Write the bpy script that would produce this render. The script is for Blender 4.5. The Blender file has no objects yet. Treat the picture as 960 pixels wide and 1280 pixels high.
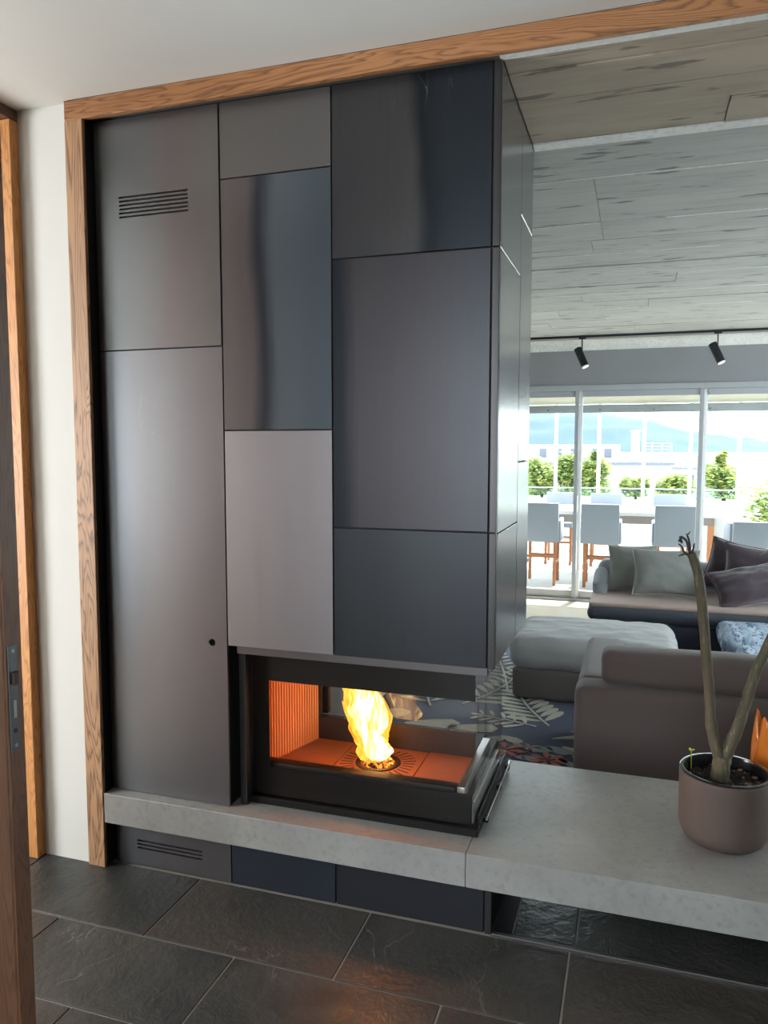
import bpy, bmesh, math, random
from mathutils import Vector, Matrix, noise as mnoise

S = bpy.context.scene
C = S.collection
random.seed(7)
PI = math.pi

# ------------------------------------------------------------------ camera
cam_data = bpy.data.cameras.new('camera')
cam = bpy.data.objects.new('camera', cam_data)
C.objects.link(cam)
S.camera = cam
cam_data.sensor_fit = 'HORIZONTAL'
cam_data.sensor_width = 36.0
cam_data.lens = 36.0 * 964.55 / 960.0
cam_data.clip_start = 0.02
cam_data.clip_end = 6000
YAW, PITCH = 0.3160, 0.0845            # turned left of the depth axis, tilted down
cam.location = (0, 0, 1.5)
cam.rotation_mode = 'XYZ'
cam.rotation_euler = (PI / 2 - PITCH, -0.0003, YAW)

# ------------------------------------------------------------------ exposure, sky, sun, daylight
S.view_settings.view_transform = 'Standard'
S.view_settings.look = 'None'
S.view_settings.gamma = 1
S.view_settings.exposure = 0.0
S.view_settings.use_curve_mapping = False

W = bpy.data.worlds.new('daylight')
S.world = W
W.use_nodes = True
wn = W.node_tree
wn.nodes.clear()
wo = wn.nodes.new('ShaderNodeOutputWorld')
wb = wn.nodes.new('ShaderNodeBackground')
wb.inputs['Color'].default_value = (0.82, 0.92, 1.0, 1)
wb.inputs['Strength'].default_value = 8.5
wn.links.new(wb.outputs[0], wo.inputs[0])

def lamp(name, kind, loc, rot, energy, color, **kw):
    d = bpy.data.lights.new(name, kind)
    d.energy = energy
    d.color = color
    for k, v in kw.items():
        setattr(d, k, v)
    o = bpy.data.objects.new(name, d)
    o.location = loc
    o.rotation_euler = rot
    C.objects.link(o)
    return o

SUN_EL = math.radians(60)
lamp('sun', 'SUN', (0, 30, 30), (-(PI / 2 - SUN_EL), 0, math.radians(-14)), 18.0, (1.0, 0.96, 0.90), angle=0.009)
# fill for the hall from an added window opening behind the camera
rear = lamp('rear_fill', 'AREA', (-0.5, -2.75, 1.5), (PI / 2, 0, 0), 24.0, (0.90, 0.97, 1.0),
            shape='RECTANGLE', size=2.6, size_y=2.0)
# daylight in the room behind the left doorway
lamp('side_room_daylight', 'AREA', (-4.55, 0.35, 1.35), (PI / 2, 0, -PI / 2), 175.0, (0.97, 0.985, 1.0),
     shape='RECTANGLE', size=1.2, size_y=1.6)
# fill added at a made-up side window, out of view on the right
lamp('right_fill', 'AREA', (3.56, 5.2, 1.35), (PI / 2, 0, PI / 2), 30.0, (0.88, 0.95, 1.0),
     shape='RECTANGLE', size=4.2, size_y=2.2)
# sampling portal of the big living room windows
po = lamp('window_portal', 'AREA', (0.02, 8.34, 1.0), (-PI / 2, 0, 0), 1.0, (1, 1, 1), shape='RECTANGLE', size=6.1, size_y=2.3)
po.data.cycles.is_portal = True

# ------------------------------------------------------------------ helpers
WL = {}                                     # world location of parents

def link_bm(name, bm, mat, parent=None, smooth=40, origin=None):
    """bm is in world coordinates; becomes one mesh object with its origin at its centre"""
    bmesh.ops.recalc_face_normals(bm, faces=bm.faces)
    if origin is None:
        xs = [v.co for v in bm.verts]
        mn = Vector((min(v.x for v in xs), min(v.y for v in xs), min(v.z for v in xs)))
        mx = Vector((max(v.x for v in xs), max(v.y for v in xs), max(v.z for v in xs)))
        origin = (mn + mx) / 2
    origin = Vector(origin)
    bmesh.ops.translate(bm, verts=bm.verts, vec=-origin)
    me = bpy.data.meshes.new(name)
    bm.to_mesh(me)
    bm.free()
    if smooth:
        me.polygons.foreach_set('use_smooth', [True] * len(me.polygons))
        me.set_sharp_from_angle(angle=math.radians(smooth))
    if mat:
        me.materials.append(mat)
    o = bpy.data.objects.new(name, me)
    C.objects.link(o)
    if parent:
        o.parent = parent
        o.location = origin - WL[parent.name]
    else:
        o.location = origin
    WL[o.name] = origin
    return o

def thing(name, label, cat, loc=(0, 0, 0), group=None):
    o = bpy.data.objects.new(name, None)
    o.empty_display_size = 0.1
    C.objects.link(o)
    o.location = loc
    WL[o.name] = Vector(loc)
    return tag(o, label, cat, group)

def tag(o, label=None, cat=None, group=None, kind=None):
    if label: o['label'] = label
    if cat: o['category'] = cat
    if group: o['group'] = group
    if kind: o['kind'] = kind
    return o

def struct(o, label=None, cat=None):
    o['kind'] = 'structure'
    return tag(o, label, cat)

def struct_empty(name, loc, label=None, cat=None):
    o = bpy.data.objects.new(name, None)
    C.objects.link(o)
    o.location = loc
    WL[o.name] = Vector(loc)
    return struct(o, label, cat)

def copy_tree(o, parent=None):
    c = o.copy()
    C.objects.link(c)
    if parent: c.parent = parent
    for ch in list(o.children):
        copy_tree(ch, c)
    return c

def add_box(bm, x0, x1, y0, y1, z0, z1, bev=0.0, seg=2, mtx=None):
    r = bmesh.ops.create_cube(bm, size=1.0)
    vs = r['verts']
    for v in vs:
        v.co = Vector(((x0 + x1) / 2 + v.co.x * (x1 - x0), (y0 + y1) / 2 + v.co.y * (y1 - y0), (z0 + z1) / 2 + v.co.z * (z1 - z0)))
    if mtx is not None:
        for v in vs: v.co = mtx @ v.co
    if bev:
        es = list({e for v in vs for e in v.link_edges})
        bmesh.ops.bevel(bm, geom=es, offset=bev, segments=seg, profile=0.5, affect='EDGES')

def box(name, x0, x1, y0, y1, z0, z1, mat, parent=None, bev=0.0, seg=2):
    bm = bmesh.new()
    add_box(bm, x0, x1, y0, y1, z0, z1, bev, seg)
    return link_bm(name, bm, mat, parent, smooth=40 if bev > 0.004 else None)

def add_tube(bm, pts, radii, n=10, cap=True, squash=None, wob=0.0, seed=0):
    pts = [Vector(p) for p in pts]
    rings = []
    up = None
    for i, p in enumerate(pts):
        t = (pts[min(i + 1, len(pts) - 1)] - pts[max(i - 1, 0)]).normalized()
        if up is None:
            a = Vector((1, 0, 0)) if abs(t.x) < 0.8 else Vector((0, 1, 0))
            up = (a - t * a.dot(t)).normalized()
        else:
            up = (up - t * up.dot(t)).normalized()
        b = t.cross(up)
        r = radii[i] if hasattr(radii, '__len__') else radii
        ring = []
        for k in range(n):
            a = 2 * PI * k / n
            rr = r * (1 + (wob * mnoise.noise(Vector((math.cos(a) * 1.3 + seed, math.sin(a) * 1.3, i * 0.45))) if wob else 0))
            ring.append(bm.verts.new(p + (up * math.cos(a) + b * math.sin(a)) * rr))
        rings.append(ring)
    for i in range(len(rings) - 1):
        for k in range(n):
            bm.faces.new((rings[i][k], rings[i][(k + 1) % n], rings[i + 1][(k + 1) % n], rings[i + 1][k]))
    if cap:
        bm.faces.new(rings[0][::-1])
        bm.faces.new(rings[-1])

def tube(name, pts, radii, mat, parent=None, n=10, **kw):
    bm = bmesh.new()
    add_tube(bm, pts, radii, n, **kw)
    return link_bm(name, bm, mat, parent, smooth=60)

def add_lathe(bm, c, prof, n=48, fn=None):
    rings = []
    for (r, z) in prof:
        ring = []
        for k in range(n):
            a = 2 * PI * k / n
            rr, zz = (r, z) if fn is None else fn(r, z, a)
            ring.append(bm.verts.new((c[0] + rr * math.cos(a), c[1] + rr * math.sin(a), c[2] + zz)))
        rings.append(ring)
    for i in range(len(rings) - 1):
        for k in range(n):
            bm.faces.new((rings[i][k], rings[i][(k + 1) % n], rings[i + 1][(k + 1) % n], rings[i + 1][k]))
    return rings

def softbox(name, x0, x1, y0, y1, z0, z1, r, mat, parent=None, puff=(0, 0, 0), wrinkle=0.0, wscale=6.0, dens=22, mtx=None, seed=0.0, fn=None):
    """rounded upholstery block with crowned faces and soft wrinkles"""
    bm = bmesh.new()
    h = Vector(((x1 - x0) / 2, (y1 - y0) / 2, (z1 - z0) / 2))
    c = Vector(((x0 + x1) / 2, (y0 + y1) / 2, (z0 + z1) / 2))
    r = min(r, h.x, h.y, h.z)
    def axis(hh):
        k = 4
        a = [-hh + r * i / k for i in range(k)]
        m = max(2, int(dens * (2 * hh - 2 * r) / 1.0) + 2)
        mid = [-(hh - r) + (2 * hh - 2 * r) * i / m for i in range(m + 1)]
        return a + mid + [-v for v in a[::-1]]
    ax = [axis(h[i]) for i in range(3)]
    cache = {}
    def vert(p):
        key = (round(p[0], 5), round(p[1], 5), round(p[2], 5))
        if key in cache: return cache[key]
        p = Vector(p)
        inner = Vector([max(-(h[i] - r), min(h[i] - r, p[i])) for i in range(3)])
        d = (p - inner)
        nrm = d.normalized() if d.length > 1e-9 else Vector((0, 0, 1))
        q = inner + nrm * r
        u = [1 - (q[i] / h[i]) ** 2 if h[i] > 0 else 0 for i in range(3)]
        u = [max(0, t) for t in u]
        for i in range(3):
            j, k = (i + 1) % 3, (i + 2) % 3
            q[i] += nrm[i] * puff[i] * math.sqrt(u[j]) * math.sqrt(u[k])
        if wrinkle:
            w = mnoise.noise(Vector((q.x * wscale * 0.7 + seed, q.y * wscale * 1.3, q.z * wscale))) + 0.5 * mnoise.noise(Vector((q.x * wscale * 2 + seed, q.y * wscale * 3, q.z * wscale * 2)))
            q += nrm * wrinkle * w
        if fn: q = fn(q, nrm, h)
        q = q + c
        if mtx is not None: q = mtx @ q
        cache[key] = bm.verts.new(q)
        return cache[key]
    for i in range(3):
        j, k = (i + 1) % 3, (i + 2) % 3
        for s in (-1, 1):
            for a in range(len(ax[j]) - 1):
                for b in range(len(ax[k]) - 1):
                    quad = []
                    for (da, db) in ((0, 0), (1, 0), (1, 1), (0, 1)):
                        p = [0, 0, 0]
                        p[i] = s * h[i]; p[j] = ax[j][a + da]; p[k] = ax[k][b + db]
                        quad.append(vert(p))
                    if len(set(quad)) == 4:
                        try: bm.faces.new(quad)
                        except ValueError: pass
    return link_bm(name, bm, mat, parent, smooth=70)

def pillow_bm(w, hgt, t, n=22, seed=0.0, wr=0.012, droop=0.0):
    """square scatter cushion in the local XZ plane, thickness along Y, standing on z = 0"""
    bm = bmesh.new()
    g = {}
    for side in (-1, 1):
        for i in range(n + 1):
            for j in range(n + 1):
                u = -1 + 2 * i / n; v = -1 + 2 * j / n
                edge = (i in (0, n)) or (j in (0, n))
                if edge and side == 1 and (i, j, -1) in g:
                    g[(i, j, 1)] = g[(i, j, -1)]; continue
                th = t / 2 * (max(0, 1 - abs(u) ** 2.6) ** 0.55) * (max(0, 1 - abs(v) ** 2.6) ** 0.55)
                pin = 0.13
                x = u * w / 2 * (1 - pin * (1 - v * v) * abs(u) ** 3 * 0.6 - 0.02 * (1 - abs(v)))
                z = v * hgt / 2 * (1 - pin * (1 - u * u) * abs(v) ** 3 * 0.6)
                nn = mnoise.noise(Vector((u * 2.2 + seed, v * 2.2, side * 3.1))) + 0.6 * mnoise.noise(Vector((u * 5 + seed, v * 5, side * 7.7)))
                y = side * (th + wr * nn * min(1, th * 30))
                z -= droop * (u * u) * (1 if v > 0 else 0) * 0.5
                g[(i, j, side)] = bm.verts.new((x, y, z + hgt / 2))
    for side in (-1, 1):
        for i in range(n):
            for j in range(n):
                q = [g[(i, j, side)], g[(i + 1, j, side)], g[(i + 1, j + 1, side)], g[(i, j + 1, side)]]
                try: bm.faces.new(q)
                except ValueError: pass
    return bm

def piping_pts(w, hgt, n=22):
    pts = []
    def P(u, v):
        pin = 0.13
        x = u * w / 2 * (1 - pin * (1 - v * v) * abs(u) ** 3 * 0.6 - 0.02 * (1 - abs(v)))
        z = v * hgt / 2 * (1 - pin * (1 - u * u) * abs(v) ** 3 * 0.6)
        return (x, 0, z + hgt / 2)
    for i in range(n): pts.append(P(-1 + 2 * i / n, -1))
    for i in range(n): pts.append(P(1, -1 + 2 * i / n))
    for i in range(n): pts.append(P(1 - 2 * i / n, 1))
    for i in range(n + 1): pts.append(P(-1, 1 - 2 * i / n))
    return pts

def cushion(name, label, w, h, t, loc, rx, ry, rz, mat, pmat, group, seed=0.0, droop=0.0, wr=0.012):
    """a thing whose local frame is placed by location + rotation; parts are built in local coordinates"""
    o = thing(name, label, 'cushion', (0, 0, 0), group)
    bm = pillow_bm(w, h, t, seed=seed, droop=droop, wr=wr)
    link_bm('cushion_cover', bm, mat, o, smooth=80, origin=(0, 0, 0))
    bm = bmesh.new()
    add_tube(bm, piping_pts(w, h), 0.006, 6)
    link_bm('piping', bm, pmat, o, smooth=80, origin=(0, 0, 0))
    o.location = loc
    o.rotation_euler = (rx, ry, rz)
    return o

# ------------------------------------------------------------------ materials
def srgb(r, g, b):
    f = lambda c: (c / 255 / 12.92) if c / 255 <= 0.04045 else ((c / 255 + 0.055) / 1.055) ** 2.4
    return (f(r), f(g), f(b), 1)

class N:
    def __init__(s, name):
        s.m = bpy.data.materials.new(name)
        s.m.use_nodes = True
        s.t = s.m.node_tree
        s.t.nodes.clear()
        s.out = s.t.nodes.new('ShaderNodeOutputMaterial')
    def n(s, kind, **inp):
        nd = s.t.nodes.new('ShaderNode' + kind)
        for k, v in inp.items():
            if hasattr(nd, k) and not k[0].isupper(): setattr(nd, k, v)
            else:
                key = k.replace('_', ' ')
                sock = nd.inputs[key]
                if hasattr(v, 'links') or isinstance(v, bpy.types.NodeSocket): s.t.links.new(v, sock)
                else: sock.default_value = v
        return nd
    def l(s, a, b): s.t.links.new(a, b)
    def coord(s, scale=(1, 1, 1), kind='Object', rand=True):
        tc = s.n('TexCoord')
        mp = s.n('Mapping')
        s.l(tc.outputs[kind], mp.inputs['Vector'])
        mp.inputs['Scale'].default_value = scale
        if rand:
            oi = s.n('ObjectInfo')
            mul = s.n('VectorMath', operation='SCALE')
            cx = s.n('CombineXYZ')
            s.l(oi.outputs['Random'], cx.inputs[0]); s.l(oi.outputs['Random'], cx.inputs[1]); s.l(oi.outputs['Random'], cx.inputs[2])
            s.l(cx.outputs[0], mul.inputs[0]); mul.inputs['Scale'].default_value = 37.0
            s.l(mul.outputs[0], mp.inputs['Location'])
        return mp.outputs[0]
    def noise(s, vec, scale=5, detail=4, rough=0.55, dist=0.0):
        nd = s.n('TexNoise')
        s.l(vec, nd.inputs['Vector'])
        nd.inputs['Scale'].default_value = scale; nd.inputs['Detail'].default_value = detail
        nd.inputs['Roughness'].default_value = rough; nd.inputs['Distortion'].default_value = dist
        return nd.outputs['Fac']
    def ramp(s, fac, stops, interp='LINEAR'):
        nd = s.n('ValToRGB')
        s.l(fac, nd.inputs[0])
        cr = nd.color_ramp
        cr.interpolation = interp
        while len(cr.elements) < len(stops): cr.elements.new(0.5)
        for e, (p, c) in zip(cr.elements, stops):
            e.position = p
            e.color = c if hasattr(c, '__len__') else (c, c, c, 1)
        return nd.outputs[0]
    def mix(s, a, b, fac, blend='MIX'):
        nd = s.n('Mix', data_type='RGBA', blend_type=blend)
        for sock, v in ((nd.inputs[0], fac), (nd.inputs[6], a), (nd.inputs[7], b)):
            if isinstance(v, bpy.types.NodeSocket): s.l(v, sock)
            else: sock.default_value = v
        return nd.outputs[2]
    def math(s, op, a, b=0.0):
        nd = s.n('Math', operation=op)
        for sock, v in ((nd.inputs[0], a), (nd.inputs[1], b)):
            if isinstance(v, bpy.types.NodeSocket): s.l(v, sock)
            else: sock.default_value = v
        return nd.outputs[0]
    def bump(s, h, strength=0.3, dist=0.01):
        nd = s.n('Bump')
        nd.inputs['Strength'].default_value = strength; nd.inputs['Distance'].default_value = dist
        s.l(h, nd.inputs['Height'])
        return nd.outputs[0]
    def bsdf(s, color, rough=0.5, metal=0.0, normal=None, **kw):
        b = s.n('BsdfPrincipled')
        for key, v in (('Base Color', color), ('Roughness', rough), ('Metallic', metal)):
            if isinstance(v, bpy.types.NodeSocket): s.l(v, b.inputs[key])
            else: b.inputs[key].default_value = v
        if normal is not None: s.l(normal, b.inputs['Normal'])
        for k, v in kw.items(): b.inputs[k.replace('_', ' ')].default_value = v
        s.l(b.outputs[0], s.out.inputs[0])
        return s.m

def plain(name, col, rough=0.5, metal=0.0, nscale=40, amt=0.06, bump=0.05):
    m = N(name)
    v = m.coord()
    f = m.noise(v, nscale, 5)
    c = m.mix(col, tuple(x * 0.6 for x in col[:3]) + (1,), m.math('MULTIPLY', f, amt * 4))
    return m.bsdf(c, rough, metal, m.bump(f, bump, 0.003))

def paint(name, col):
    m = N(name)
    v = m.coord(rand=False)
    f = m.noise(v, 90, 3)
    big = m.noise(v, 1.2, 3)
    c = m.mix(col, tuple(x * 0.94 for x in col[:3]) + (1,), big)
    return m.bsdf(c, 0.85, 0, m.bump(f, 0.04, 0.002))

def oak(name, light, mid, dark, axis='Z', scale=1.0):
    m = N(name)
    sc = {'Z': (1, 1, 0.11), 'X': (0.11, 1, 1)}[axis]
    v = m.coord(tuple(s * 13 * scale for s in sc))
    warp = m.noise(v, 0.6, 4, 0.45, 0.5)
    rings = m.math('FRACT', m.math('MULTIPLY', warp, 26.0))
    line = m.ramp(rings, [(0.0, 1.0), (0.16, 0.5), (0.42, 0.0), (0.80, 0.0), (1.0, 0.9)])
    sc2 = {'Z': (130, 130, 5), 'X': (5, 130, 130)}[axis]
    fib = m.noise(m.coord(sc2), 1.0, 3, 0.6)
    c = m.mix(light, mid, fib)
    c = m.mix(c, dark, m.math('MULTIPLY', line, 0.82))
    return m.bsdf(c, 0.5, 0, m.bump(fib, 0.12, 0.002))

def steel(name, stops, rough=0.36, wob=0.12, axis='X', metal=0.75, gain=1.0):
    """hot rolled steel: patina colours drift across the sheet"""
    m = N(name)
    g = m.n('TexCoord')
    sep = m.n('SeparateXYZ'); m.l(g.outputs['Generated'], sep.inputs[0])
    o = m.coord((1, 1, 0.55))
    w = m.noise(o, 2.2, 3, 0.5)
    streak = m.noise(m.coord((70, 70, 2.2)), 1.0, 4, 0.65)
    cloud = m.noise(m.coord((1, 1, 1)), 7, 5, 0.6)
    base = sep.outputs['XYZ'.index(axis)]
    t = m.math('ADD', base, m.math('MULTIPLY', m.math('SUBTRACT', w, 0.5), wob * 3))
    t = m.math('ADD', t, m.math('MULTIPLY', m.math('SUBTRACT', streak, 0.5), 0.05))
    c = m.ramp(t, stops, 'EASE')
    k = m.math('ADD', 0.86, m.math('ADD', m.math('MULTIPLY', streak, 0.20), m.math('MULTIPLY', cloud, 0.12)))
    c = m.mix((0, 0, 0, 1), c, m.math('MULTIPLY', k, gain))
    # fine pale scratches
    vor = m.noise(m.coord((9, 9, 3)), 1.3, 2, 0.5, 1.2)
    scr = m.ramp(m.math('ABSOLUTE', m.math('SUBTRACT', vor, 0.5)), [(0.0, 1.0), (0.004, 0.0)])
    msk = m.ramp(m.noise(o, 3.3, 2), [(0.60, 0.0), (0.72, 1.0)])
    c = m.mix(c, (0.32, 0.32, 0.33, 1), m.math('MULTIPLY', m.math('MULTIPLY', scr, msk), 0.35))
    rr = m.math('ADD', rough - 0.06, m.math('MULTIPLY', streak, 0.08))
    return m.bsdf(c, rr, metal, m.bump(streak, 0.006, 0.0006))

def concrete(name, col, dark, rough=0.8):
    m = N(name)
    v = m.coord(rand=False)
    a = m.noise(v, 3.0, 6, 0.6)
    b = m.noise(v, 45, 5, 0.65)
    c = m.mix(col, dark, m.ramp(a, [(0.35, 0.0), (0.75, 0.95)]))
    c = m.mix(c, tuple(x * 0.62 for x in col[:3]) + (1,), m.ramp(b, [(0.50, 0.0), (0.70, 0.75)]))
    return m.bsdf(c, rough, 0, m.bump(b, 0.12, 0.003))

def board_concrete(name, col, dark):
    """board-marked concrete: grain prints along X, dark torn pits"""
    m = N(name)
    v = m.coord((1.6, 13, 1))
    g = m.noise(v, 1.6, 7, 0.62, 0.4)
    v2 = m.coord((1.8, 9, 1))
    pits = m.noise(v2, 2.2, 3, 0.5)
    patch = m.noise(m.coord((1, 1, 1)), 1.7, 4, 0.55)
    fine = m.noise(m.coord((1, 1, 1)), 120, 2)
    c = m.mix(col, dark, m.ramp(g, [(0.44, 0.0), (0.78, 0.5)]))
    c = m.mix(c, tuple(x * 1.25 for x in col[:3]) + (1,), m.ramp(patch, [(0.45, 0.0), (0.75, 0.5)]))
    c = m.mix(c, tuple(x * 0.30 for x in col[:3]) + (1,), m.ramp(pits, [(0.63, 0.0), (0.68, 0.8)]))
    smear = m.noise(m.coord((0.8, 4, 1)), 1.3, 4, 0.6)
    c = m.mix(c, tuple(x * 0.55 for x in col[:3]) + (1,), m.ramp(smear, [(0.58, 0.0), (0.72, 0.6)]))
    gl = m.noise(m.coord((0.9, 30, 1)), 1.0, 3, 0.5, 0.8)
    line = m.ramp(m.math('ABSOLUTE', m.math('SUBTRACT', gl, 0.5)), [(0.0, 1.0), (0.012, 0.0)])
    lm = m.ramp(m.noise(v2, 0.8, 2), [(0.5, 0.0), (0.62, 1.0)])
    c = m.mix(c, tuple(x * 0.35 for x in col[:3]) + (1,), m.math('MULTIPLY', m.math('MULTIPLY', line, lm), 0.7))
    return m.bsdf(c, 0.85, 0, m.bump(m.math('ADD', g, m.math('MULTIPLY', fine, 0.3)), 0.3, 0.003))

def slate(name):
    m = N(name)
    v = m.coord()
    a = m.noise(v, 3.2, 6, 0.6, 0.6)
    b = m.noise(v, 30, 5, 0.6)
    c = m.ramp(a, [(0.25, srgb(34, 36, 36)), (0.5, srgb(54, 55, 53)), (0.68, srgb(66, 65, 62)), (0.8, srgb(44, 43, 43))])
    oi = m.n('ObjectInfo')
    c = m.mix(c, srgb(78, 66, 58), m.math('MULTIPLY', m.ramp(oi.outputs['Random'], [(0.6, 0.0), (1.0, 0.45)]), 1.0))
    vein = m.noise(m.coord((2.4, 1.2, 1)), 1.0, 5, 0.55, 0.5)
    line = m.ramp(m.math('ABSOLUTE', m.math('SUBTRACT', vein, 0.5)), [(0.0, 1.0), (0.0035, 0.0)])
    msk = m.ramp(m.noise(v, 2.4, 2), [(0.52, 0.0), (0.60, 1.0)])
    c = m.mix(c, srgb(150, 146, 140), m.math('MULTIPLY', m.math('MULTIPLY', line, msk), 0.4))
    cleft = m.noise(m.coord((1, 1, 1)), 2.6, 6, 0.62, 1.4)
    steps = m.math('ADD', m.math('SNAP', cleft, 0.09), m.math('MULTIPLY', m.noise(m.coord((1, 1, 1)), 11, 5, 0.6, 1.5), 0.25))
    h = m.math('ADD', m.math('MULTIPLY', steps, 1.0), m.math('MULTIPLY', b, 0.22))
    rr = m.math('ADD', 0.27, m.math('MULTIPLY', b, 0.18))
    return m.bsdf(c, rr, 0, m.bump(h, 0.85, 0.016))

def fabric(name, col, rough=0.9, weave=260, amt=0.35, wrinkle=0.25, ws=9, sheen=0.15):
    m = N(name)
    v = m.coord()
    w = m.noise(v, weave, 2)
    big = m.noise(v, ws, 4, 0.6, 0.6)
    c = m.mix(col, tuple(x * 0.6 for x in col[:3]) + (1,), m.math('MULTIPLY', w, amt))
    h = m.math('ADD', m.math('MULTIPLY', w, 0.08), big)
    return m.bsdf(c, rough, 0, m.bump(h, wrinkle, 0.012), Sheen_Weight=sheen)

def glass(name, tint=(0.96, 0.98, 0.97, 1), ior=1.45, rough=0.0):
    m = N(name)
    tr = m.n('BsdfTransparent'); tr.inputs[0].default_value = tint
    gl = m.n('BsdfGlossy'); gl.inputs['Roughness'].default_value = rough
    fr = m.n('Fresnel'); fr.inputs['IOR'].default_value = ior
    mx = m.n('MixShader')
    ge = m.n('NewGeometry')                # reflect on the outer faces only: the pane bends no rays
    m.l(m.math('MULTIPLY', fr.outputs[0], m.math('SUBTRACT', 1.0, ge.outputs['Backfacing'])), mx.inputs[0]); m.l(tr.outputs[0], mx.inputs[1]); m.l(gl.outputs[0], mx.inputs[2])
    m.l(mx.outputs[0], m.out.inputs[0])
    return m.m

M = {}
M['white_paint'] = paint('white_paint', srgb(214, 215, 211))
M['grey_paint'] = paint('grey_paint', srgb(138, 138, 140))
M['outside_render'] = paint('outside_render', srgb(226, 222, 212))
M['dark_hall_wall'] = oak('dark_hall_wall', srgb(104, 84, 66), srgb(92, 72, 56), srgb(66, 50, 38), 'Z')  # dark wood made up for unseen hall walls, to cut bounced light
M['oak_post'] = oak('oak_post', srgb(182, 142, 106), srgb(166, 126, 90), srgb(92, 64, 44), 'Z')
M['oak_lintel'] = oak('oak_lintel', srgb(170, 118, 74), srgb(152, 102, 60), srgb(96, 60, 36), 'X')
M['oak_frame'] = oak('oak_frame', srgb(206, 146, 84), srgb(190, 128, 68), srgb(150, 94, 48), 'Z', 1.6)
M['oak_door'] = oak('oak_door', srgb(104, 68, 44), srgb(90, 58, 37), srgb(64, 40, 26), 'Z', 1.6)
M['black_core'] = plain('black_core', srgb(18, 18, 19), 0.7)
M['black_metal'] = plain('black_metal', srgb(17, 13, 12), 0.5, 0.0)
M['black_metal'].node_tree.nodes['Principled BSDF'].inputs['Specular IOR Level'].default_value = 0.25
M['track_black'] = plain('track_black', srgb(20, 24, 30), 0.45, 0.2)
M['dark_steel'] = steel('dark_steel', [(0, srgb(92, 88, 88)), (1, srgb(80, 78, 80))], 0.36, gain=0.55)
M['lip'] = steel('steel_lip', [(0, srgb(104, 98, 98)), (1, srgb(98, 94, 94))], 0.4)
M['slab'] = concrete('slab', srgb(146, 145, 141), srgb(122, 121, 118), 0.32)
M['slab'].node_tree.nodes['Principled BSDF'].inputs['Specular IOR Level'].default_value = 0.8
M['board_far'] = board_concrete('board_far', srgb(158, 158, 152), srgb(124, 124, 118))
M['board_near'] = board_concrete('board_near', srgb(156, 141, 124), srgb(114, 102, 89))
M['plaster_strip'] = concrete('plaster_strip', srgb(222, 222, 216), srgb(196, 196, 190))
M['joint_dark'] = plain('joint_dark', srgb(92, 92, 88), 0.9)
M['slate'] = slate('slate')
M['grout'] = plain('grout', srgb(160, 154, 144), 0.9)
M['stone_floor'] = plain('stone_floor', srgb(196, 184, 166), 0.22, 0, 6, 0.05, 0.01)
M['terrace_tile'] = plain('terrace_tile', srgb(186, 185, 183), 0.6, 0, 8, 0.05, 0.02)
M['alu'] = plain('alu', srgb(160, 163, 166), 0.45, 0.1, 20, 0.02, 0.01)
M['white_alu'] = plain('white_alu', srgb(228, 229, 228), 0.45, 0, 20, 0.02, 0.01)
M['pane'] = glass('pane', ior=1.08)
M['fire_glass'] = glass('fire_glass', (0.965, 0.955, 0.94, 1), 1.8)
M['clear_fire_glass'] = glass('clear_fire_glass', (0.965, 0.955, 0.94, 1), 1.33)
M['rail_glass'] = glass('rail_glass', (0.86, 0.96, 0.95, 1))
M['chrome'] = plain('chrome', srgb(196, 198, 202), 0.12, 1.0, 20, 0.02, 0.0)
M['brushed'] = plain('brushed', srgb(150, 148, 146), 0.34, 0.9, 60, 0.05, 0.02)
M['iron'] = plain('iron', srgb(74, 60, 54), 0.55, 0.7, 60, 0.2, 0.15)
M['firebrick'] = plain('firebrick', srgb(152, 94, 62), 0.85, 0, 30, 0.12, 0.15)
M['ribbed_brick'] = plain('ribbed_brick', srgb(222, 146, 88), 0.9, 0, 60, 0.1, 0.1)
M['sofa_brown'] = fabric('sofa_brown', srgb(94, 82, 79), wrinkle=0.12)
M['ottoman'] = fabric('ottoman', srgb(152, 152, 152), wrinkle=0.25)
M['ottoman_base'] = fabric('ottoman_base', srgb(92, 86, 84), wrinkle=0.08)
M['sofa_navy'] = fabric('sofa_navy', srgb(52, 58, 68), wrinkle=0.12)
M['sofa_top'] = fabric('sofa_top', srgb(158, 134, 124), wrinkle=0.12)
M['sofa_grey'] = fabric('sofa_grey', srgb(126, 130, 134), wrinkle=0.15)
M['cushion_grey'] = fabric('cushion_grey', srgb(130, 132, 128), wrinkle=0.4, ws=12)
M['cushion_edge'] = fabric('cushion_edge', srgb(160, 162, 158), wrinkle=0.1)
M['plum'] = fabric('plum', srgb(58, 45, 53), wrinkle=0.35, ws=7, sheen=0.5)
M['plum_edge'] = fabric('plum_edge', srgb(88, 70, 74), wrinkle=0.1)
M['terrace_fabric'] = fabric('terrace_fabric', srgb(140, 147, 158), wrinkle=0.03)
M['teak'] = plain('teak', srgb(170, 112, 74), 0.6)
M['teak_grey'] = plain('teak_grey', srgb(150, 140, 130), 0.7)
M['table_white'] = plain('table_white', srgb(206, 206, 202), 0.5)

# ------------------------------------------------------------------ measured frame of the place (metres, floor of the hall at z = 0)
YF = 2.25            # front plane of the steel cladding
YB = 2.945           # its back plane
XL, XR = -1.765, -0.388
ZT = 2.583
SL = 0.275           # top of the concrete hearth
ZL = -0.15           # sunken living room floor
YW = 8.40            # window wall
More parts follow.
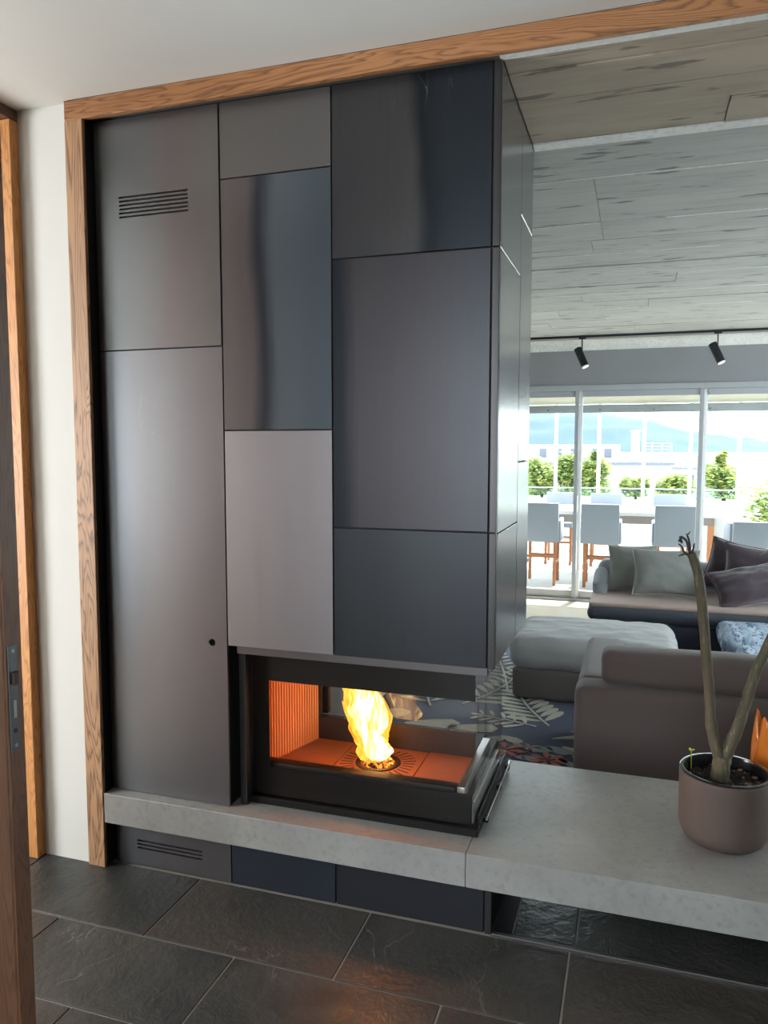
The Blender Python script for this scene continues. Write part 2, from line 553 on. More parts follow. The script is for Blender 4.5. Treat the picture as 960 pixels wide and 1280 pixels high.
# ------------------------------------------------------------------ hall floor: slate tiles in running bond
XHL, XHR, YH0 = -2.052, 2.60, -2.80
floor = box('floor', -2.40, XHR, YH0, 2.97, -0.14, -0.004, M['grout'])
struct(floor)
tile_cache = {}
def slate_tile(x0, x1, y0, y1):
    g = 0.003
    key = (round(x1 - x0, 3), round(y1 - y0, 3))
    if key not in tile_cache:
        tile_cache[key] = box('slate_tile', x0 + g, x1 - g, y0 + g, y1 - g, -0.012, 0.0, M['slate'], floor, 0.0012, 1)
    else:
        o = tile_cache[key].copy()
        C.objects.link(o)
        o.location = Vector(((x0 + x1) / 2, (y0 + y1) / 2, -0.006)) - WL['floor']
PX, PY = 0.6265, 0.317
row = 0
y1 = 2.247
rows = [(1.914, 2.247)]
while rows[-1][0] > YH0 + 0.3:
    rows.append((rows[-1][0] - PY, rows[-1][0]))
for i, (ya, yb) in enumerate(rows):
    off = -0.152 if i % 2 == 0 else -0.463
    x = off - PX * 4
    while x < XHR:
        a, b = max(x, XHL - 0.06), min(x + PX, XHR)
        if b - a > 0.03: slate_tile(a, b, ya, yb)
        x += PX
for (ya, yb, off) in ((2.266, 2.583, -0.137), (2.583, 2.965, -0.45)):
    x = off - PX
    while x < XHR:
        a, b = max(x, -0.328), min(x + PX, XHR)
        if b - a > 0.03: slate_tile(a, b, ya, yb)
        x += PX
struct(box('trim_1', XR, XHR, 2.249, 2.264, -0.004, 0.006, M['brushed'], None, 0.001, 1), 'thin metal joint strip in the slate floor under the bench edge')
struct(box('trim_2', XR + 0.001, -0.330, 2.266, 2.94, -0.004, 0.002, M['black_metal']), 'flat black strip on the floor beside the fireplace plinth')  # flat dark strip laid along the plinth side

# ------------------------------------------------------------------ hall walls and ceiling
struct(box('wall_left', -2.31, XHL, YH0, 1.06, -0.14, 2.64, M['white_paint']))
struct(box('wall_back', -3.40, -1.840, 2.215, 2.945, -0.003, 2.64, M['white_paint']))
struct(box('wall_right', XHR, XHR + 0.2, YH0, 2.945, -0.14, 2.64, M['dark_hall_wall']))
wr = struct_empty('wall_rear', (0.4, YH0 - 0.1, 0))  # the opening in this unseen wall is added for the rear fill
for (a, b, c, d) in ((-2.31, -1.8, 0, 2.64), (0.8, 2.8, 0, 2.64), (-1.8, 0.8, 0, 0.5), (-1.8, 0.8, 2.5, 2.64)):
    box('wall_panel', a, b, YH0 - 0.2, YH0, c - (0.14 if c == 0 else 0), d, M['dark_hall_wall'], wr)
struct(box('ceiling', -3.6, XHR + 0.2, YH0 - 0.2, 2.199, 2.64, 2.80, M['white_paint']))

struct(box('ceiling', -3.6, -1.8385, 2.1992, 2.40, 2.6402, 2.80, M['white_paint']))
struct(box('ceiling', -4.7, -3.602, -1.4, 2.40, 2.6402, 2.80, M['white_paint']))

# doorway in the left wall: oak frame, room behind it, open door leaf
fr = struct_empty('trim_3', (XHL, 1.65, 0), 'oak frame lining the doorway in the left wall')
box('jamb', -2.235, XHL + 0.012, 2.175, 2.2145, 0.0, 2.602, M['oak_frame'], fr, 0.002, 1)
box('jamb', -2.235, XHL + 0.004, 1.061, 1.075, 0.0, 2.602, M['oak_frame'], fr, 0.002, 1)
box('head', -2.235, XHL + 0.012, 1.061, 2.214, 2.603, 2.639, M['oak_door'], fr, 0.002, 1)
box('strike_plate', -2.118, -2.088, 2.171, 2.1755, 1.135, 1.168, M['white_alu'], fr, 0.001, 1)
box('screw', -2.1145, -2.1085, 2.1725, 2.1753, 1.60, 1.606, M['black_core'], fr)
struct(box('floor', -4.6, -2.40, -1.2, 2.9, -0.14, -0.002, plain('wood_floor', srgb(150, 128, 108), 0.4, 0, 20)))
struct(box('wall_far', -4.7, -4.6, -1.2, 2.214, -0.14, 2.64, M['white_paint']))
struct(box('wall_side', -4.7, -2.312, -1.4, -1.2, -0.14, 2.64, M['white_paint']))

door = struct_empty('door_1', (-2.05, 1.085, 0), 'dark oak door leaf standing open, its latch edge towards the room')
box('leaf', -2.04, -1.072, 1.078, 1.118, 0.008, 2.595, M['oak_door'], door, 0.002, 1)
box('lipping', -1.0715, -1.0665, 1.079, 1.117, 0.008, 2.595, M['oak_door'], door, 0.001, 1)
fpl = box('faceplate', -1.0665, -1.0635, 1.0815, 1.1025, 0.946, 1.143, plain('gunmetal', srgb(82, 86, 86), 0.45, 0.5), door, 0.001, 2)
box('latch_bolt', -1.0635, -1.0555, 1.086, 1.098, 1.070, 1.094, M['iron'], fpl, 0.002, 2)
box('dead_bolt', -1.0637, -1.0615, 1.088, 1.096, 1.008, 1.042, M['brushed'], fpl, 0.001, 1)
for z in (1.132, 0.957):
    bm = bmesh.new()
    add_tube(bm, [(-1.0637, 1.092, z), (-1.0622, 1.092, z)], 0.0035, 12)
    link_bm('screw', bm, M['brushed'], fpl)
bm = bmesh.new(); add_tube(bm, [(-1.0637, 1.092, 0.984), (-1.0626, 1.092, 0.984)], 0.0045, 12)
link_bm('keyhole', bm, M['black_core'], fpl)

# oak post and lintel round the opening
tp4 = struct(box('trim_4', -1.838, -1.767, 2.200, 2.2145, 0.0005, 2.5765, M['oak_post'], None, 0.002, 1), 'oak post left of the steel cladding')
box('liner', -1.838, -1.7715, 2.2152, 2.900, 0.0005, 2.5765, M['black_core'], tp4)
struct(box('trim_5', -1.838, XHR, 2.200, 2.222, 2.577, 2.64, M['oak_lintel'], None, 0.0025, 1), 'oak lintel running over the steel and the opening')

# ------------------------------------------------------------------ board-marked concrete: soffit of the opening and living room ceiling
soff = struct(box('ceiling', -1.838, XHR + 0.2, 2.2225, 2.969, 2.5905, 2.80, M['joint_dark']), 'board-marked concrete soffit over the bench')
box('plaster_strip', XR - 0.005, XHR, 2.2228, 2.264, 2.584, 2.5904, M['plaster_strip'], soff)
box('plaster_strip', XR + 0.001, XHR, 2.905, 2.968, 2.580, 2.5904, M['plaster_strip'], soff, 0.003, 1)
rng = random.Random(11)
def boards(edges, x0, x1, z, mat, parent, fixed=None):
    for i in range(len(edges) - 1):
        ya, yb = edges[i], edges[i + 1]
        xs = [x0]
        if fixed and fixed[0] < ya < fixed[1]:
            xs += [v for v in (fixed[2] - 2.3, fixed[2], fixed[2] + 2.2) if x0 < v < x1]
        else:
            x = x0 + rng.uniform(0.5, 2.0)
            while x < x1 - 0.4:
                xs.append(x); x += rng.uniform(1.7, 2.6)
        xs.append(x1)
        for k in range(len(xs) - 1):
            dz = rng.uniform(-0.0025, 0.0025)
            box('concrete_board', xs[k] + 0.0012, xs[k + 1] - 0.0012, ya + 0.0014, yb - 0.0014, z + dz, z + 0.0055, mat, parent, 0.001, 1)
boards([2.266, 2.36, 2.553, 2.70, 2.905], XR, XHR, 2.585, M['board_near'], soff)
far = struct(box('ceiling', -3.6, 3.8, 2.9695, 8.62, 2.6055, 2.80, M['joint_dark']), 'board-marked concrete ceiling of the living room')
fe = [2.970, 3.37, 3.70, 4.04, 4.38, 4.68, 5.00, 5.30, 5.60, 5.88, 6.20, 6.52, 6.84, 7.16, 7.48, 7.80, 8.12, 8.398]
boards(fe, -3.40, 3.60, 2.600, M['board_far'], far, (3.3, 4.3, -0.199))

# thin pale ridges where cement bled between the boards
for (yy, xa, xb) in ((3.37, -0.48, 0.62), (4.04, -0.9, -0.2), (4.04, 0.1, 1.6), (4.68, -1.2, 0.4), (5.30, 0.2, 2.4), (5.88, -1.0, 1.0), (3.37, 1.0, 2.2), (6.52, -1.4, 0.8)):
    box('cement_ridge', xa, xb, yy - 0.004, yy + 0.004, 2.5955, 2.6045, M['plaster_strip'], far, 0.0015, 1)

# ------------------------------------------------------------------ living room shell
struct(box('floor', -3.6, 3.8, 2.971, 8.62, -0.30, ZL, M['stone_floor']))
struct(box('wall_left', -3.6, -3.40, 2.946, 8.62, ZL, 2.6054, M['white_paint']))
wr2 = struct_empty('wall_right', (3.7, 5.8, ZL))
for (ya, yb, za, zb_) in ((2.946, 3.09, ZL, 2.6054), (7.31, 8.62, ZL, 2.6054), (3.09, 7.31, ZL, 0.24), (3.09, 7.31, 2.46, 2.6054)):
    box('wall_panel', 3.60, 3.80, ya, yb, za, zb_, M['white_paint'], wr2)
w6 = struct_empty('window_6', (3.66, 5.2, 0.24))  # side window added out of view to let more daylight in
for (ya, yb, za, zb_, nm) in ((3.091, 7.309, 0.241, 0.30, 'sill_rail'), (3.091, 7.309, 2.40, 2.459, 'head_rail'), (3.091, 3.14, 0.301, 2.399, 'stile'), (7.26, 7.309, 0.301, 2.399, 'stile'), (5.175, 5.225, 0.301, 2.399, 'stile')):
    box(nm, 3.62, 3.70, ya, yb, za, zb_, M['alu'], w6)
for (ya, yb) in ((3.141, 5.174), (5.226, 7.259)):
    box('pane', 3.657, 3.663, ya, yb, 0.301, 2.399, M['pane'], w6)
struct(box('wall_right', XHR, 3.60, 2.9455, 2.9705, ZL, 2.5900, M['white_paint']))
ww = struct_empty('wall_window', (0, YW, 0))
box('wall_panel', -3.40, 3.60, YW, YW + 0.2, 2.142, 2.5985, M['grey_paint'], ww)
box('wall_panel', -3.40, -3.02, YW, YW + 0.2, ZL, 2.1415, M['grey_paint'], ww)
box('wall_panel', 3.07, 3.60, YW, YW + 0.2, ZL, 2.1415, M['grey_paint'], ww)
# cove between ceiling and window wall
bm = bmesh.new()
pr = [(YW - 0.0005, 2.5985), (YW - 0.10, 2.5985)] + [(YW - 0.10 + 0.0995 * math.sin(a), 2.5985 - 0.10 * (1 - math.cos(a))) for a in [PI / 2 * k / 8 for k in range(1, 9)]]
fa = [bm.verts.new((-3.39, y, z)) for y, z in pr]; fb = [bm.verts.new((3.59, y, z)) for y, z in pr]
for i in range(len(pr)): bm.faces.new((fa[i], fa[(i + 1) % len(pr)], fb[(i + 1) % len(pr)], fb[i]))
bm.faces.new(fa); bm.faces.new(fb[::-1])
struct(link_bm('trim_6', bm, M['plaster_strip'], smooth=60), 'plaster cove above the windows')

wx = [-3.02, -1.805, -0.59, 0.627, 1.845, 3.07]
for i in range(5):
    a, b = wx[i], wx[i + 1]
    w = struct_empty('window_%d' % (i + 1), ((a + b) / 2, YW, ZL))
    box('head_rail', a, b, YW - 0.02, YW + 0.10, 2.085, 2.141, M['alu'], w, 0.003, 1)
    box('top_rail', a + 0.036, b - 0.036, YW + 0.02, YW + 0.07, 2.02, 2.084, M['alu'], w, 0.003, 1)
    box('sill_rail', a, b, YW - 0.02, YW + 0.10, ZL, ZL + 0.03, M['alu'], w, 0.003, 1)
    box('bottom_rail', a + 0.036, b - 0.036, YW + 0.02, YW + 0.07, ZL + 0.031, ZL + 0.11, M['alu'], w, 0.003, 1)
    if i == 0: box('stile', a + 0.002, a + 0.035, YW + 0.015, YW + 0.075, ZL + 0.031, 2.084, M['alu'], w, 0.003, 1)
    else:
        box('stile', a + 0.002, a + 0.035, YW + 0.035, YW + 0.075, ZL + 0.031, 2.084, M['white_alu'], w, 0.003, 1)
    box('stile', b - 0.042, b - 0.002, YW + 0.0, YW + 0.06, ZL + 0.031, 2.084, M['alu'], w, 0.003, 1)
    box('pane', a + 0.036, b - 0.043, YW + 0.042, YW + 0.048, ZL + 0.111, 2.019, M['pane'], w)

# ------------------------------------------------------------------ concrete hearth and bench
YS = 2.202
hs = box('hearth_slab', -1.765, -0.4608, YS, 2.945, 0.168, SL, M['slab'], None, 0.0015, 1)
tag(hs, 'grey concrete hearth slab carrying the steel fireplace, left of the joint', 'hearth')
bs = box('bench_slab', -0.4592, 2.598, YS, 2.945, 0.168, SL, M['slab'], None, 0.0015, 1)
tag(bs, 'long grey concrete bench slab right of the joint, under the potted plant', 'bench')

# ------------------------------------------------------------------ steel cladding
P_ = {}
G1 = srgb(107, 107, 109); WARM = srgb(110, 107, 105); BRN = srgb(107, 101, 101); NAVY = srgb(60, 65, 72); DNV = srgb(47, 51, 57); BG = srgb(93, 98, 103); PLUM = srgb(99, 94, 97)
P_['A'] = steel('steel_vent', [(0.05, srgb(100, 104, 106)), (0.42, srgb(106, 106, 107)), (0.62, srgb(109, 102, 103)), (0.95, WARM)], gain=1.35)
P_['B'] = steel('steel_door', [(0.0, srgb(104, 110, 118)), (0.45, srgb(118, 118, 121)), (1.0, srgb(120, 116, 118))], 0.34, gain=1.5)
P_['C'] = steel('steel_top', [(0.0, WARM), (1.0, srgb(105, 102, 101))], gain=1.2)
P_['D'] = steel('steel_blue', [(0.05, BRN), (0.24, srgb(103, 95, 96)), (0.37, srgb(60, 63, 70)), (0.52, srgb(98, 106, 112)), (1.0, srgb(84, 92, 99))], 0.34, 0.10, gain=1.15)
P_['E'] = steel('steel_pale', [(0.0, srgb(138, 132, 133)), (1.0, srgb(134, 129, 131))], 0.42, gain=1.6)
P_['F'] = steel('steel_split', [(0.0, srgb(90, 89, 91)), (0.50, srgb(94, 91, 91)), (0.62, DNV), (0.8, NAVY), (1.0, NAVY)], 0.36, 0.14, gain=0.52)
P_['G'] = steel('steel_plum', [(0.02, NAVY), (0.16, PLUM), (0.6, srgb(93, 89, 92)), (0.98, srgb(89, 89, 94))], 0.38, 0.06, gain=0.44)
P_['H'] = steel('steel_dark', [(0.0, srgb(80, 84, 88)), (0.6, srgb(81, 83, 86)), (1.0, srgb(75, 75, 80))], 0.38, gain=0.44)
P_['P1'] = steel('steel_plinth_pale', [(0.0, srgb(94, 97, 103)), (0.6, srgb(107, 104, 107)), (1.0, srgb(110, 106, 108))], 0.38)
P_['P2'] = steel('steel_plinth_navy', [(0.0, srgb(71, 77, 87)), (1.0, srgb(64, 69, 80))], 0.38)
P_['P3'] = steel('steel_plinth_dark', [(0.0, srgb(60, 61, 67)), (1.0, srgb(56, 57, 63))], 0.38)
P_['S'] = steel('steel_side', [(0.0, srgb(150, 150, 150)), (1.0, srgb(146, 146, 148))], 0.25, 0.1, 'Y', 0.95, 1.0)

fire = thing('steel_fireplace', 'tall chimney breast clad in patinated dark steel panels', 'fireplace', (-1.08, 2.6, 0))
core = box('core', XL + 0.002, XR - 0.011, YF + 0.012, YB - 0.011, 0.846, ZT, M['black_core'], fire)
box('core', XL + 0.002, -1.292, YF + 0.012, YB - 0.011, SL + 0.0005, 0.8455, M['black_core'], fire)
box('core', XL + 0.002, XR - 0.011, YF + 0.012, YB - 0.011, 0.0005, 0.1675, M['black_core'], fire)
TH = 0.010
def panel(x0, x1, z0, z1, mat):
    return box('steel_panel', x0, x1, YF, YF + TH, z0, z1, mat, fire, 0.0009, 1)
def grid_panel(name, x0, x1, z0, z1, mat, parent, slots=(), hole=None):
    """front sheet with real cut-outs"""
    bm = bmesh.new()
    xs = sorted({x0, x1} | {v for s in slots for v in s[:2]} | ({hole[0] - hole[2] * 1.5, hole[0] + hole[2] * 1.5} if hole else set()))
    zs = sorted({z0, z1} | {v for s in slots for v in s[2:]} | ({hole[1] - hole[2] * 1.5, hole[1] + hole[2] * 1.5} if hole else set()))
    vg = {(x, z): bm.verts.new((x, YF, z)) for x in xs for z in zs}
    for i in range(len(xs) - 1):
        for j in range(len(zs) - 1):
            cx, cz = (xs[i] + xs[i + 1]) / 2, (zs[j] + zs[j + 1]) / 2
            if any(s[0] < cx < s[1] and s[2] < cz < s[3] for s in slots): continue
            cs = [vg[(xs[i], zs[j])], vg[(xs[i + 1], zs[j])], vg[(xs[i + 1], zs[j + 1])], vg[(xs[i], zs[j + 1])]]
            if hole and abs(cx - hole[0]) < 1e-4 and abs(cz - hole[1]) < 1e-4:
                n = 24
                ring = [bm.verts.new((hole[0] + hole[2] * math.cos(2 * PI * k / n - PI * 0.75), YF, hole[1] + hole[2] * math.sin(2 * PI * k / n - PI * 0.75))) for k in range(n)]
                q = n // 4
                for s_ in range(4):
                    seg = [ring[(s_ * q + k) % n] for k in range(q + 1)]
                    bm.faces.new([cs[s_], cs[(s_ + 1) % 4]] + seg[::-1])
                continue
            bm.faces.new(cs)
    r = bmesh.ops.extrude_face_region(bm, geom=list(bm.faces))
    bmesh.ops.translate(bm, verts=[g for g in r['geom'] if isinstance(g, bmesh.types.BMVert)], vec=(0, TH, 0))
    return link_bm(name, bm, mat, parent, smooth=None)
vs = [(-1.668, -1.404, 2.3305 - 0.0128 * k - 0.0062, 2.3305 - 0.0128 * k) for k in range(6)]
vp = grid_panel('steel_panel', -1.762, -1.291, 1.8275, 2.581, P_['A'], fire, vs)
vp['label'] = 'steel panel with six air slots'
dp = grid_panel('cupboard_door', -1.762, -1.289, SL + 0.002, 1.8225, P_['B'], fire, (), (-1.345, 0.842, 0.0125))
dp['label'] = 'tall pale steel door with a round finger hole'
panel(-1.2845, -0.9065, 2.3495, 2.581, P_['C'])
panel(-1.2845, -0.9065, 1.5545, 2.3455, P_['D'])
panel(-1.2845, -0.9065, 0.836, 1.5505, P_['E'])
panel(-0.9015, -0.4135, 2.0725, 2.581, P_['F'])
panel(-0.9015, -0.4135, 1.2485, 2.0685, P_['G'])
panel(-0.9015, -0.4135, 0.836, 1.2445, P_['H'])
for (a, b) in ((2.0715, 2.581), (1.2475, 2.0685), (0.836, 1.2445)):
    box('corner_strip', -0.4085, XR, YF - 0.001, YF + 0.018, a, b, M['dark_steel'], fire, 0.0012, 1)
# side sheets facing the bench
def side(y0, y1, z0, z1): return box('side_panel', XR - 0.010, XR, y0, y1, z0, z1, P_['S'], fire, 0.002, 1)
for (a, b) in ((2.0725, 2.581), (1.2425, 2.0685), (0.836, 1.2385)): side(2.2705, 2.6625, a, b)
for (a, b) in ((2.274, 2.581), (1.450, 2.270), (0.836, 1.446)): side(2.6665, YB, a, b)
# back sheets facing the living room
for (a, b, c, d) in ((-1.762, -1.29, 1.827, 2.581), (-1.762, -1.29, SL + 0.002, 1.823), (-1.285, -0.9, 1.55, 2.581), (-1.285, -0.9, 0.836, 1.546), (-0.896, -0.40, 1.25, 2.581), (-0.896, -0.40, 0.836, 1.246)):
    box('steel_panel', a, b, YB - 0.010, YB, c, d, M['dark_steel'], fire, 0.0009, 1)
# plinth under the hearth
vs = [(-1.665, -1.400, 0.0985 - 0.0135 * k - 0.0065, 0.0985 - 0.0135 * k) for k in range(3)]
grid_panel('plinth_panel', -1.755, -1.2885, 0.003, 0.1675, P_['P1'], fire, vs)['label'] = 'plinth panel with three air slots'
box('plinth_panel', -1.2835, -0.9035, YF, YF + TH, 0.003, 0.1675, P_['P2'], fire, 0.0009, 1)
box('plinth_panel', -0.8985, -0.4135, YF, YF + TH, 0.003, 0.1675, P_['P3'], fire, 0.0009, 1)
box('corner_strip', -0.4085, XR, YF - 0.001, YF + 0.018, 0.001, 0.1675, M['dark_steel'], fire, 0.0012, 1)
box('plinth_panel', XR - 0.010, XR, 2.2705, 2.92, 0.003, 0.1675, P_['P3'], fire, 0.0009, 1)
box('plinth_panel', XL + 0.01, XR - 0.012, YB - 0.010, YB, -0.13 + 0.134, 0.1675, P_['P3'], fire, 0.0009, 1)
# steel lip under the panels, above the fire glass
box('lip', -1.262, -0.412, 2.268, 2.30, 0.806, 0.8345, M['lip'], fire, 0.001, 1)
box('lip', -0.4115, -0.3985, 2.275, 2.90, 0.822, 0.8355, M['lip'], fire, 0.001, 1)

# ------------------------------------------------------------------ glazed fire insert
ins = thing('fire_insert', 'black firebox insert glazed on three sides, set into the steel fireplace', 'fireplace insert', (-0.85, 2.6, SL))
box('base_frame', -1.255, -0.444, 2.303, 2.905, SL + 0.0005, 0.300, M['black_metal'], ins, 0.002, 1)
box('skirt', -1.235, -0.478, 2.34, 2.865, 0.3005, 0.384, M['black_metal'], ins)
box('front_rail', -1.205, -0.520, 2.332, 2.376, 0.3845, 0.416, M['black_metal'], ins, 0.006, 2)
box('front_skirt', -1.235, -0.470, 2.3275, 2.3395, 0.3005, 0.400, M['black_metal'], ins, 0.002, 1)
box('back_rail', -1.125, -0.520, 2.632, 2.660, 0.3845, 0.484, M['iron'], ins, 0.004, 2)
box('back_sill', -1.205, -0.520, 2.672, 2.860, 0.3845, 0.402, M['black_metal'], ins, 0.004, 2)
rr = box('side_rail', -0.518, -0.490, 2.332, 2.775, 0.3845, 0.420, M['brushed'], ins, 0.005, 2)
rr['label'] = 'bright metal rail inside the side pane'
box('side_channel', -0.4885, -0.462, 2.340, 2.80, 0.3005, 0.372, M['brushed'], ins, 0.003, 1)
box('hood', -1.262, -0.42, 2.3265, 2.90, 0.802, 0.8355, M['black_metal'], ins, 0.002, 1)
box('frame_post', -1.262, -1.238, 2.28, 2.93, SL + 0.0005, 0.8015, M['black_core'], ins)
box('frame_post', -1.237, -1.095, 2.662, 2.690, 0.4845, 0.8015, M['black_metal'], ins, 0.003, 1)
box('frame_post', -1.128, -1.112, 2.640, 2.655, 0.4845, 0.8015, M['iron'], ins, 0.003, 1)
# panes
box('glass_pane', -1.237, -0.4585, 2.318, 2.323, 0.300, 0.8055, M['clear_fire_glass'], ins)
box('glass_pane', -0.4580, -0.4530, 2.318, 2.800, 0.300, 0.8055, M['clear_fire_glass'], ins)
box('glass_pane', -1.094, -0.4585, 2.665, 2.670, 0.4845, 0.8015, M['fire_glass'], ins)
box('ceramic_band', -1.236, -0.4590, 2.3235, 2.3255, 0.706, 0.8015, M['black_metal'], ins)
box('ceramic_band', -1.236, -1.172, 2.3235, 2.3255, 0.401, 0.7055, M['black_metal'], ins)
# ribbed brick on the left
bm = bmesh.new()
prof = []
for k in range(20):
    prof += [(k / 20 + 0.001, 0.0), (k / 20 + 0.012, 0.0075), (k / 20 + 0.034, 0.0075), (k / 20 + 0.045, 0.0)]
RX0, RY0, RX1, RY1 = -1.202, 2.362, -1.124, 2.630      # the ribbed wall splays inwards towards the back
rl_ = math.hypot(RX1 - RX0, RY1 - RY0); rnx, rny = (RY1 - RY0) / rl_, -(RX1 - RX0) / rl_
pa = [(RY0 + (RY1 - RY0) * t + rny * d, RX0 + (RX1 - RX0) * t + rnx * d) for t, d in prof]
ring0 = [bm.verts.new((x_, yy, 0.3985)) for yy, x_ in pa] + [bm.verts.new((-1.236, 2.630, 0.3985)), bm.verts.new((-1.236, 2.362, 0.3985))]
ring1 = [bm.verts.new((v.co.x, v.co.y, 0.8015)) for v in ring0]
n_ = len(ring0)
for i in range(n_): bm.faces.new((ring0[i], ring0[(i + 1) % n_], ring1[(i + 1) % n_], ring1[i]))
bm.faces.new(ring0); bm.faces.new(ring1[::-1])
link_bm('ribbed_brick', bm, M['ribbed_brick'], ins, smooth=20)
# hearth plates
def plate(name, x0, x1, y0=2.378, y1=2.630):
    return box(name, x0, x1, y0, y1, 0.3845, 0.398, M['firebrick'], ins, 0.002, 1)
plate('hearth_plate', -1.196, -0.976, 2.378, 2.630)
plate('hearth_plate', -0.684, -0.520)
gr = box('grate', -0.973, -0.687, 2.378, 2.630, 0.3845, 0.396, M['firebrick'], ins, 0.002, 1)
GX, GY = -0.835, 2.487
bm = bmesh.new(); add_lathe(bm, (GX, GY, 0.396), [(0.078, 0.0), (0.078, 0.004), (0.070, 0.006), (0.062, 0.003), (0.060, -0.004), (0.0005, -0.006)], 40)
link_bm('grate_ring', bm, M['iron'], gr, smooth=50)
for k in range(32):
    a = 2 * PI * k / 32
    L0, L1 = 0.088, min(0.135, 0.128 / max(abs(math.cos(a)), 0.3), 0.128 / max(abs(math.sin(a)) * 1.12, 0.3))
    y1_ = GY + L1 * math.sin(a)
    if y1_ < 2.388 : L1 = (GY - 2.388) / max(1e-3, -math.sin(a))
    if y1_ > 2.624: L1 = min(L1, (2.624 - GY) / max(1e-3, math.sin(a)))
    if L1 - L0 < 0.008: continue
    bm = bmesh.new()
    add_box(bm, L0, L1, -0.0028, 0.0028, 0.0, 0.0012, mtx=Matrix.Translation((GX, GY, 0.3955)) @ Matrix.Rotation(a, 4, 'Z'))
    link_bm('grate_slot', bm, M['black_core'], gr, smooth=None)
# chrome bar along the foot of the side pane
hb = tube('handle_bar', [(-0.430, 2.385, 0.300), (-0.430, 2.868, 0.300)], 0.0045, M['chrome'], ins, 12)
for yy in (2.41, 2.66, 2.84):
    box('bracket', -0.4438, -0.428, yy - 0.012, yy + 0.012, SL + 0.006, 0.298, M['black_metal'], hb, 0.002, 1)
box('side_skirt', -0.4515, -0.4455, 2.335, 2.87, 0.3005, 0.334, M['black_metal'], ins, 0.001, 1)
# ------------------------------------------------------------------ flame and embers in the insert
def flame_mat(name, col_lo, col_hi, strength, alpha):
    m = N(name)
    v = m.coord((28, 28, 6), rand=False)
    f = m.noise(v, 1.0, 3, 0.6, 0.8)
    em = m.n('Emission')
    if hasattr(strength, '__len__'):
        mr = m.n('MapRange'); m.l(f, mr.inputs['Value'])
        mr.inputs['From Min'].default_value = 0.36; mr.inputs['From Max'].default_value = 0.60
        mr.inputs['To Min'].default_value = strength[0]; mr.inputs['To Max'].default_value = strength[1]
        m.l(mr.outputs[0], em.inputs['Strength'])
    else: em.inputs['Strength'].default_value = strength
    m.l(m.ramp(f, [(0.35, col_lo), (0.62, col_hi)]), em.inputs['Color'])
    if alpha is None:
        m.l(em.outputs[0], m.out.inputs[0])
    else:
        tr = m.n('BsdfTransparent')
        mx = m.n('MixShader')
        m.l(m.ramp(f, [(0.30, alpha[0]), (0.62, alpha[1])]), mx.inputs[0])
        m.l(tr.outputs[0], mx.inputs[1]); m.l(em.outputs[0], mx.inputs[2])
        m.l(mx.outputs[0], m.out.inputs[0])
    return m.m
M['flame_core'] = flame_mat('flame_core', (1.0, 0.46, 0.08, 1), (1.0, 0.66, 0.26, 1), (2.0, 13.0), None)
M['flame_edge'] = flame_mat('flame_edge', (1.0, 0.22, 0.01, 1), (1.0, 0.42, 0.05, 1), 2.6, (0.0, 0.8))

def lick(name, pts, radii, mat, parent, n=20, seed=0.0, amp=0.35, flat=0.7):
    """one flame tongue: a tube along a smooth path, its skin torn by noise"""
    P = [Vector(p) for p in pts]
    fine, rad = [], []
    K = 7
    for i in range(len(P) - 1):
        p0 = P[max(i - 1, 0)]; p1 = P[i]; p2 = P[i + 1]; p3 = P[min(i + 2, len(P) - 1)]
        for k in range(K):
            t = k / K
            q = 0.5 * ((2 * p1) + (p2 - p0) * t + (2 * p0 - 5 * p1 + 4 * p2 - p3) * t * t + (3 * p1 - p0 - 3 * p2 + p3) * t ** 3)
            fine.append(q); rad.append(radii[i] * (1 - t) + radii[i + 1] * t)
    fine.append(P[-1]); rad.append(radii[-1])
    bm = bmesh.new()
    rings = []
    for i, (p, r) in enumerate(zip(fine, rad)):
        ring = []
        for k in range(n):
            a = 2 * PI * k / n
            q = Vector((math.cos(a) * 1.6 + seed, math.sin(a) * 1.6, p.z * 11))
            rr = r * (1 + amp * mnoise.noise(q) + 0.5 * amp * mnoise.noise(q * 2.3))
            ring.append(bm.verts.new((p.x + rr * math.cos(a), p.y + rr * flat * math.sin(a), p.z)))
        rings.append(ring)
    for i in range(len(rings) - 1):
        for k in range(n): bm.faces.new((rings[i][k], rings[i][(k + 1) % n], rings[i + 1][(k + 1) % n], rings[i + 1][k]))
    bm.faces.new(rings[0][::-1]); bm.faces.new(rings[-1])
    return link_bm(name, bm, mat, parent, smooth=80)

FX, FY = -0.850, 2.48
flame = thing('flame', 'tall yellow flame rising from the round grate of the firebox', 'fire', (FX, FY, 0.402))
def L(name, mat, seed, pts, amp=0.35, flat=0.75):
    lick(name, [(FX + p[0], FY + p[1], p[2]) for p in pts], [p[3] for p in pts], M[mat], flame, seed=seed, amp=amp, flat=flat)
L('flame_core', 'flame_core', 1.3, [(.004, 0, .414, .024), (.002, 0, .445, .034), (-.012, 0, .485, .028), (-.020, 0, .53, .040), (-.034, 0, .58, .047), (-.044, 0, .64, .040), (-.056, 0, .70, .034), (-.064, 0, .77, .004)], 0.7)
L('flame_tongue', 'flame_core', 4.1, [(.022, -.01, .418, .020), (.044, -.01, .445, .030), (.036, -.01, .475, .020), (.010, -.01, .51, .010), (-.008, -.01, .54, .002)], 0.4)
L('flame_tongue', 'flame_core', 6.3, [(.020, .01, .50, .008), (.030, .01, .53, .018), (.034, .01, .57, .020), (.016, .01, .62, .014), (-.006, .01, .67, .002)], 0.5)
L('flame_tongue', 'flame_edge', 7.7, [(-.030, -.01, .46, .008), (-.052, -.01, .50, .018), (-.074, -.01, .545, .018), (-.096, -.01, .585, .010), (-.112, -.01, .61, .001)])
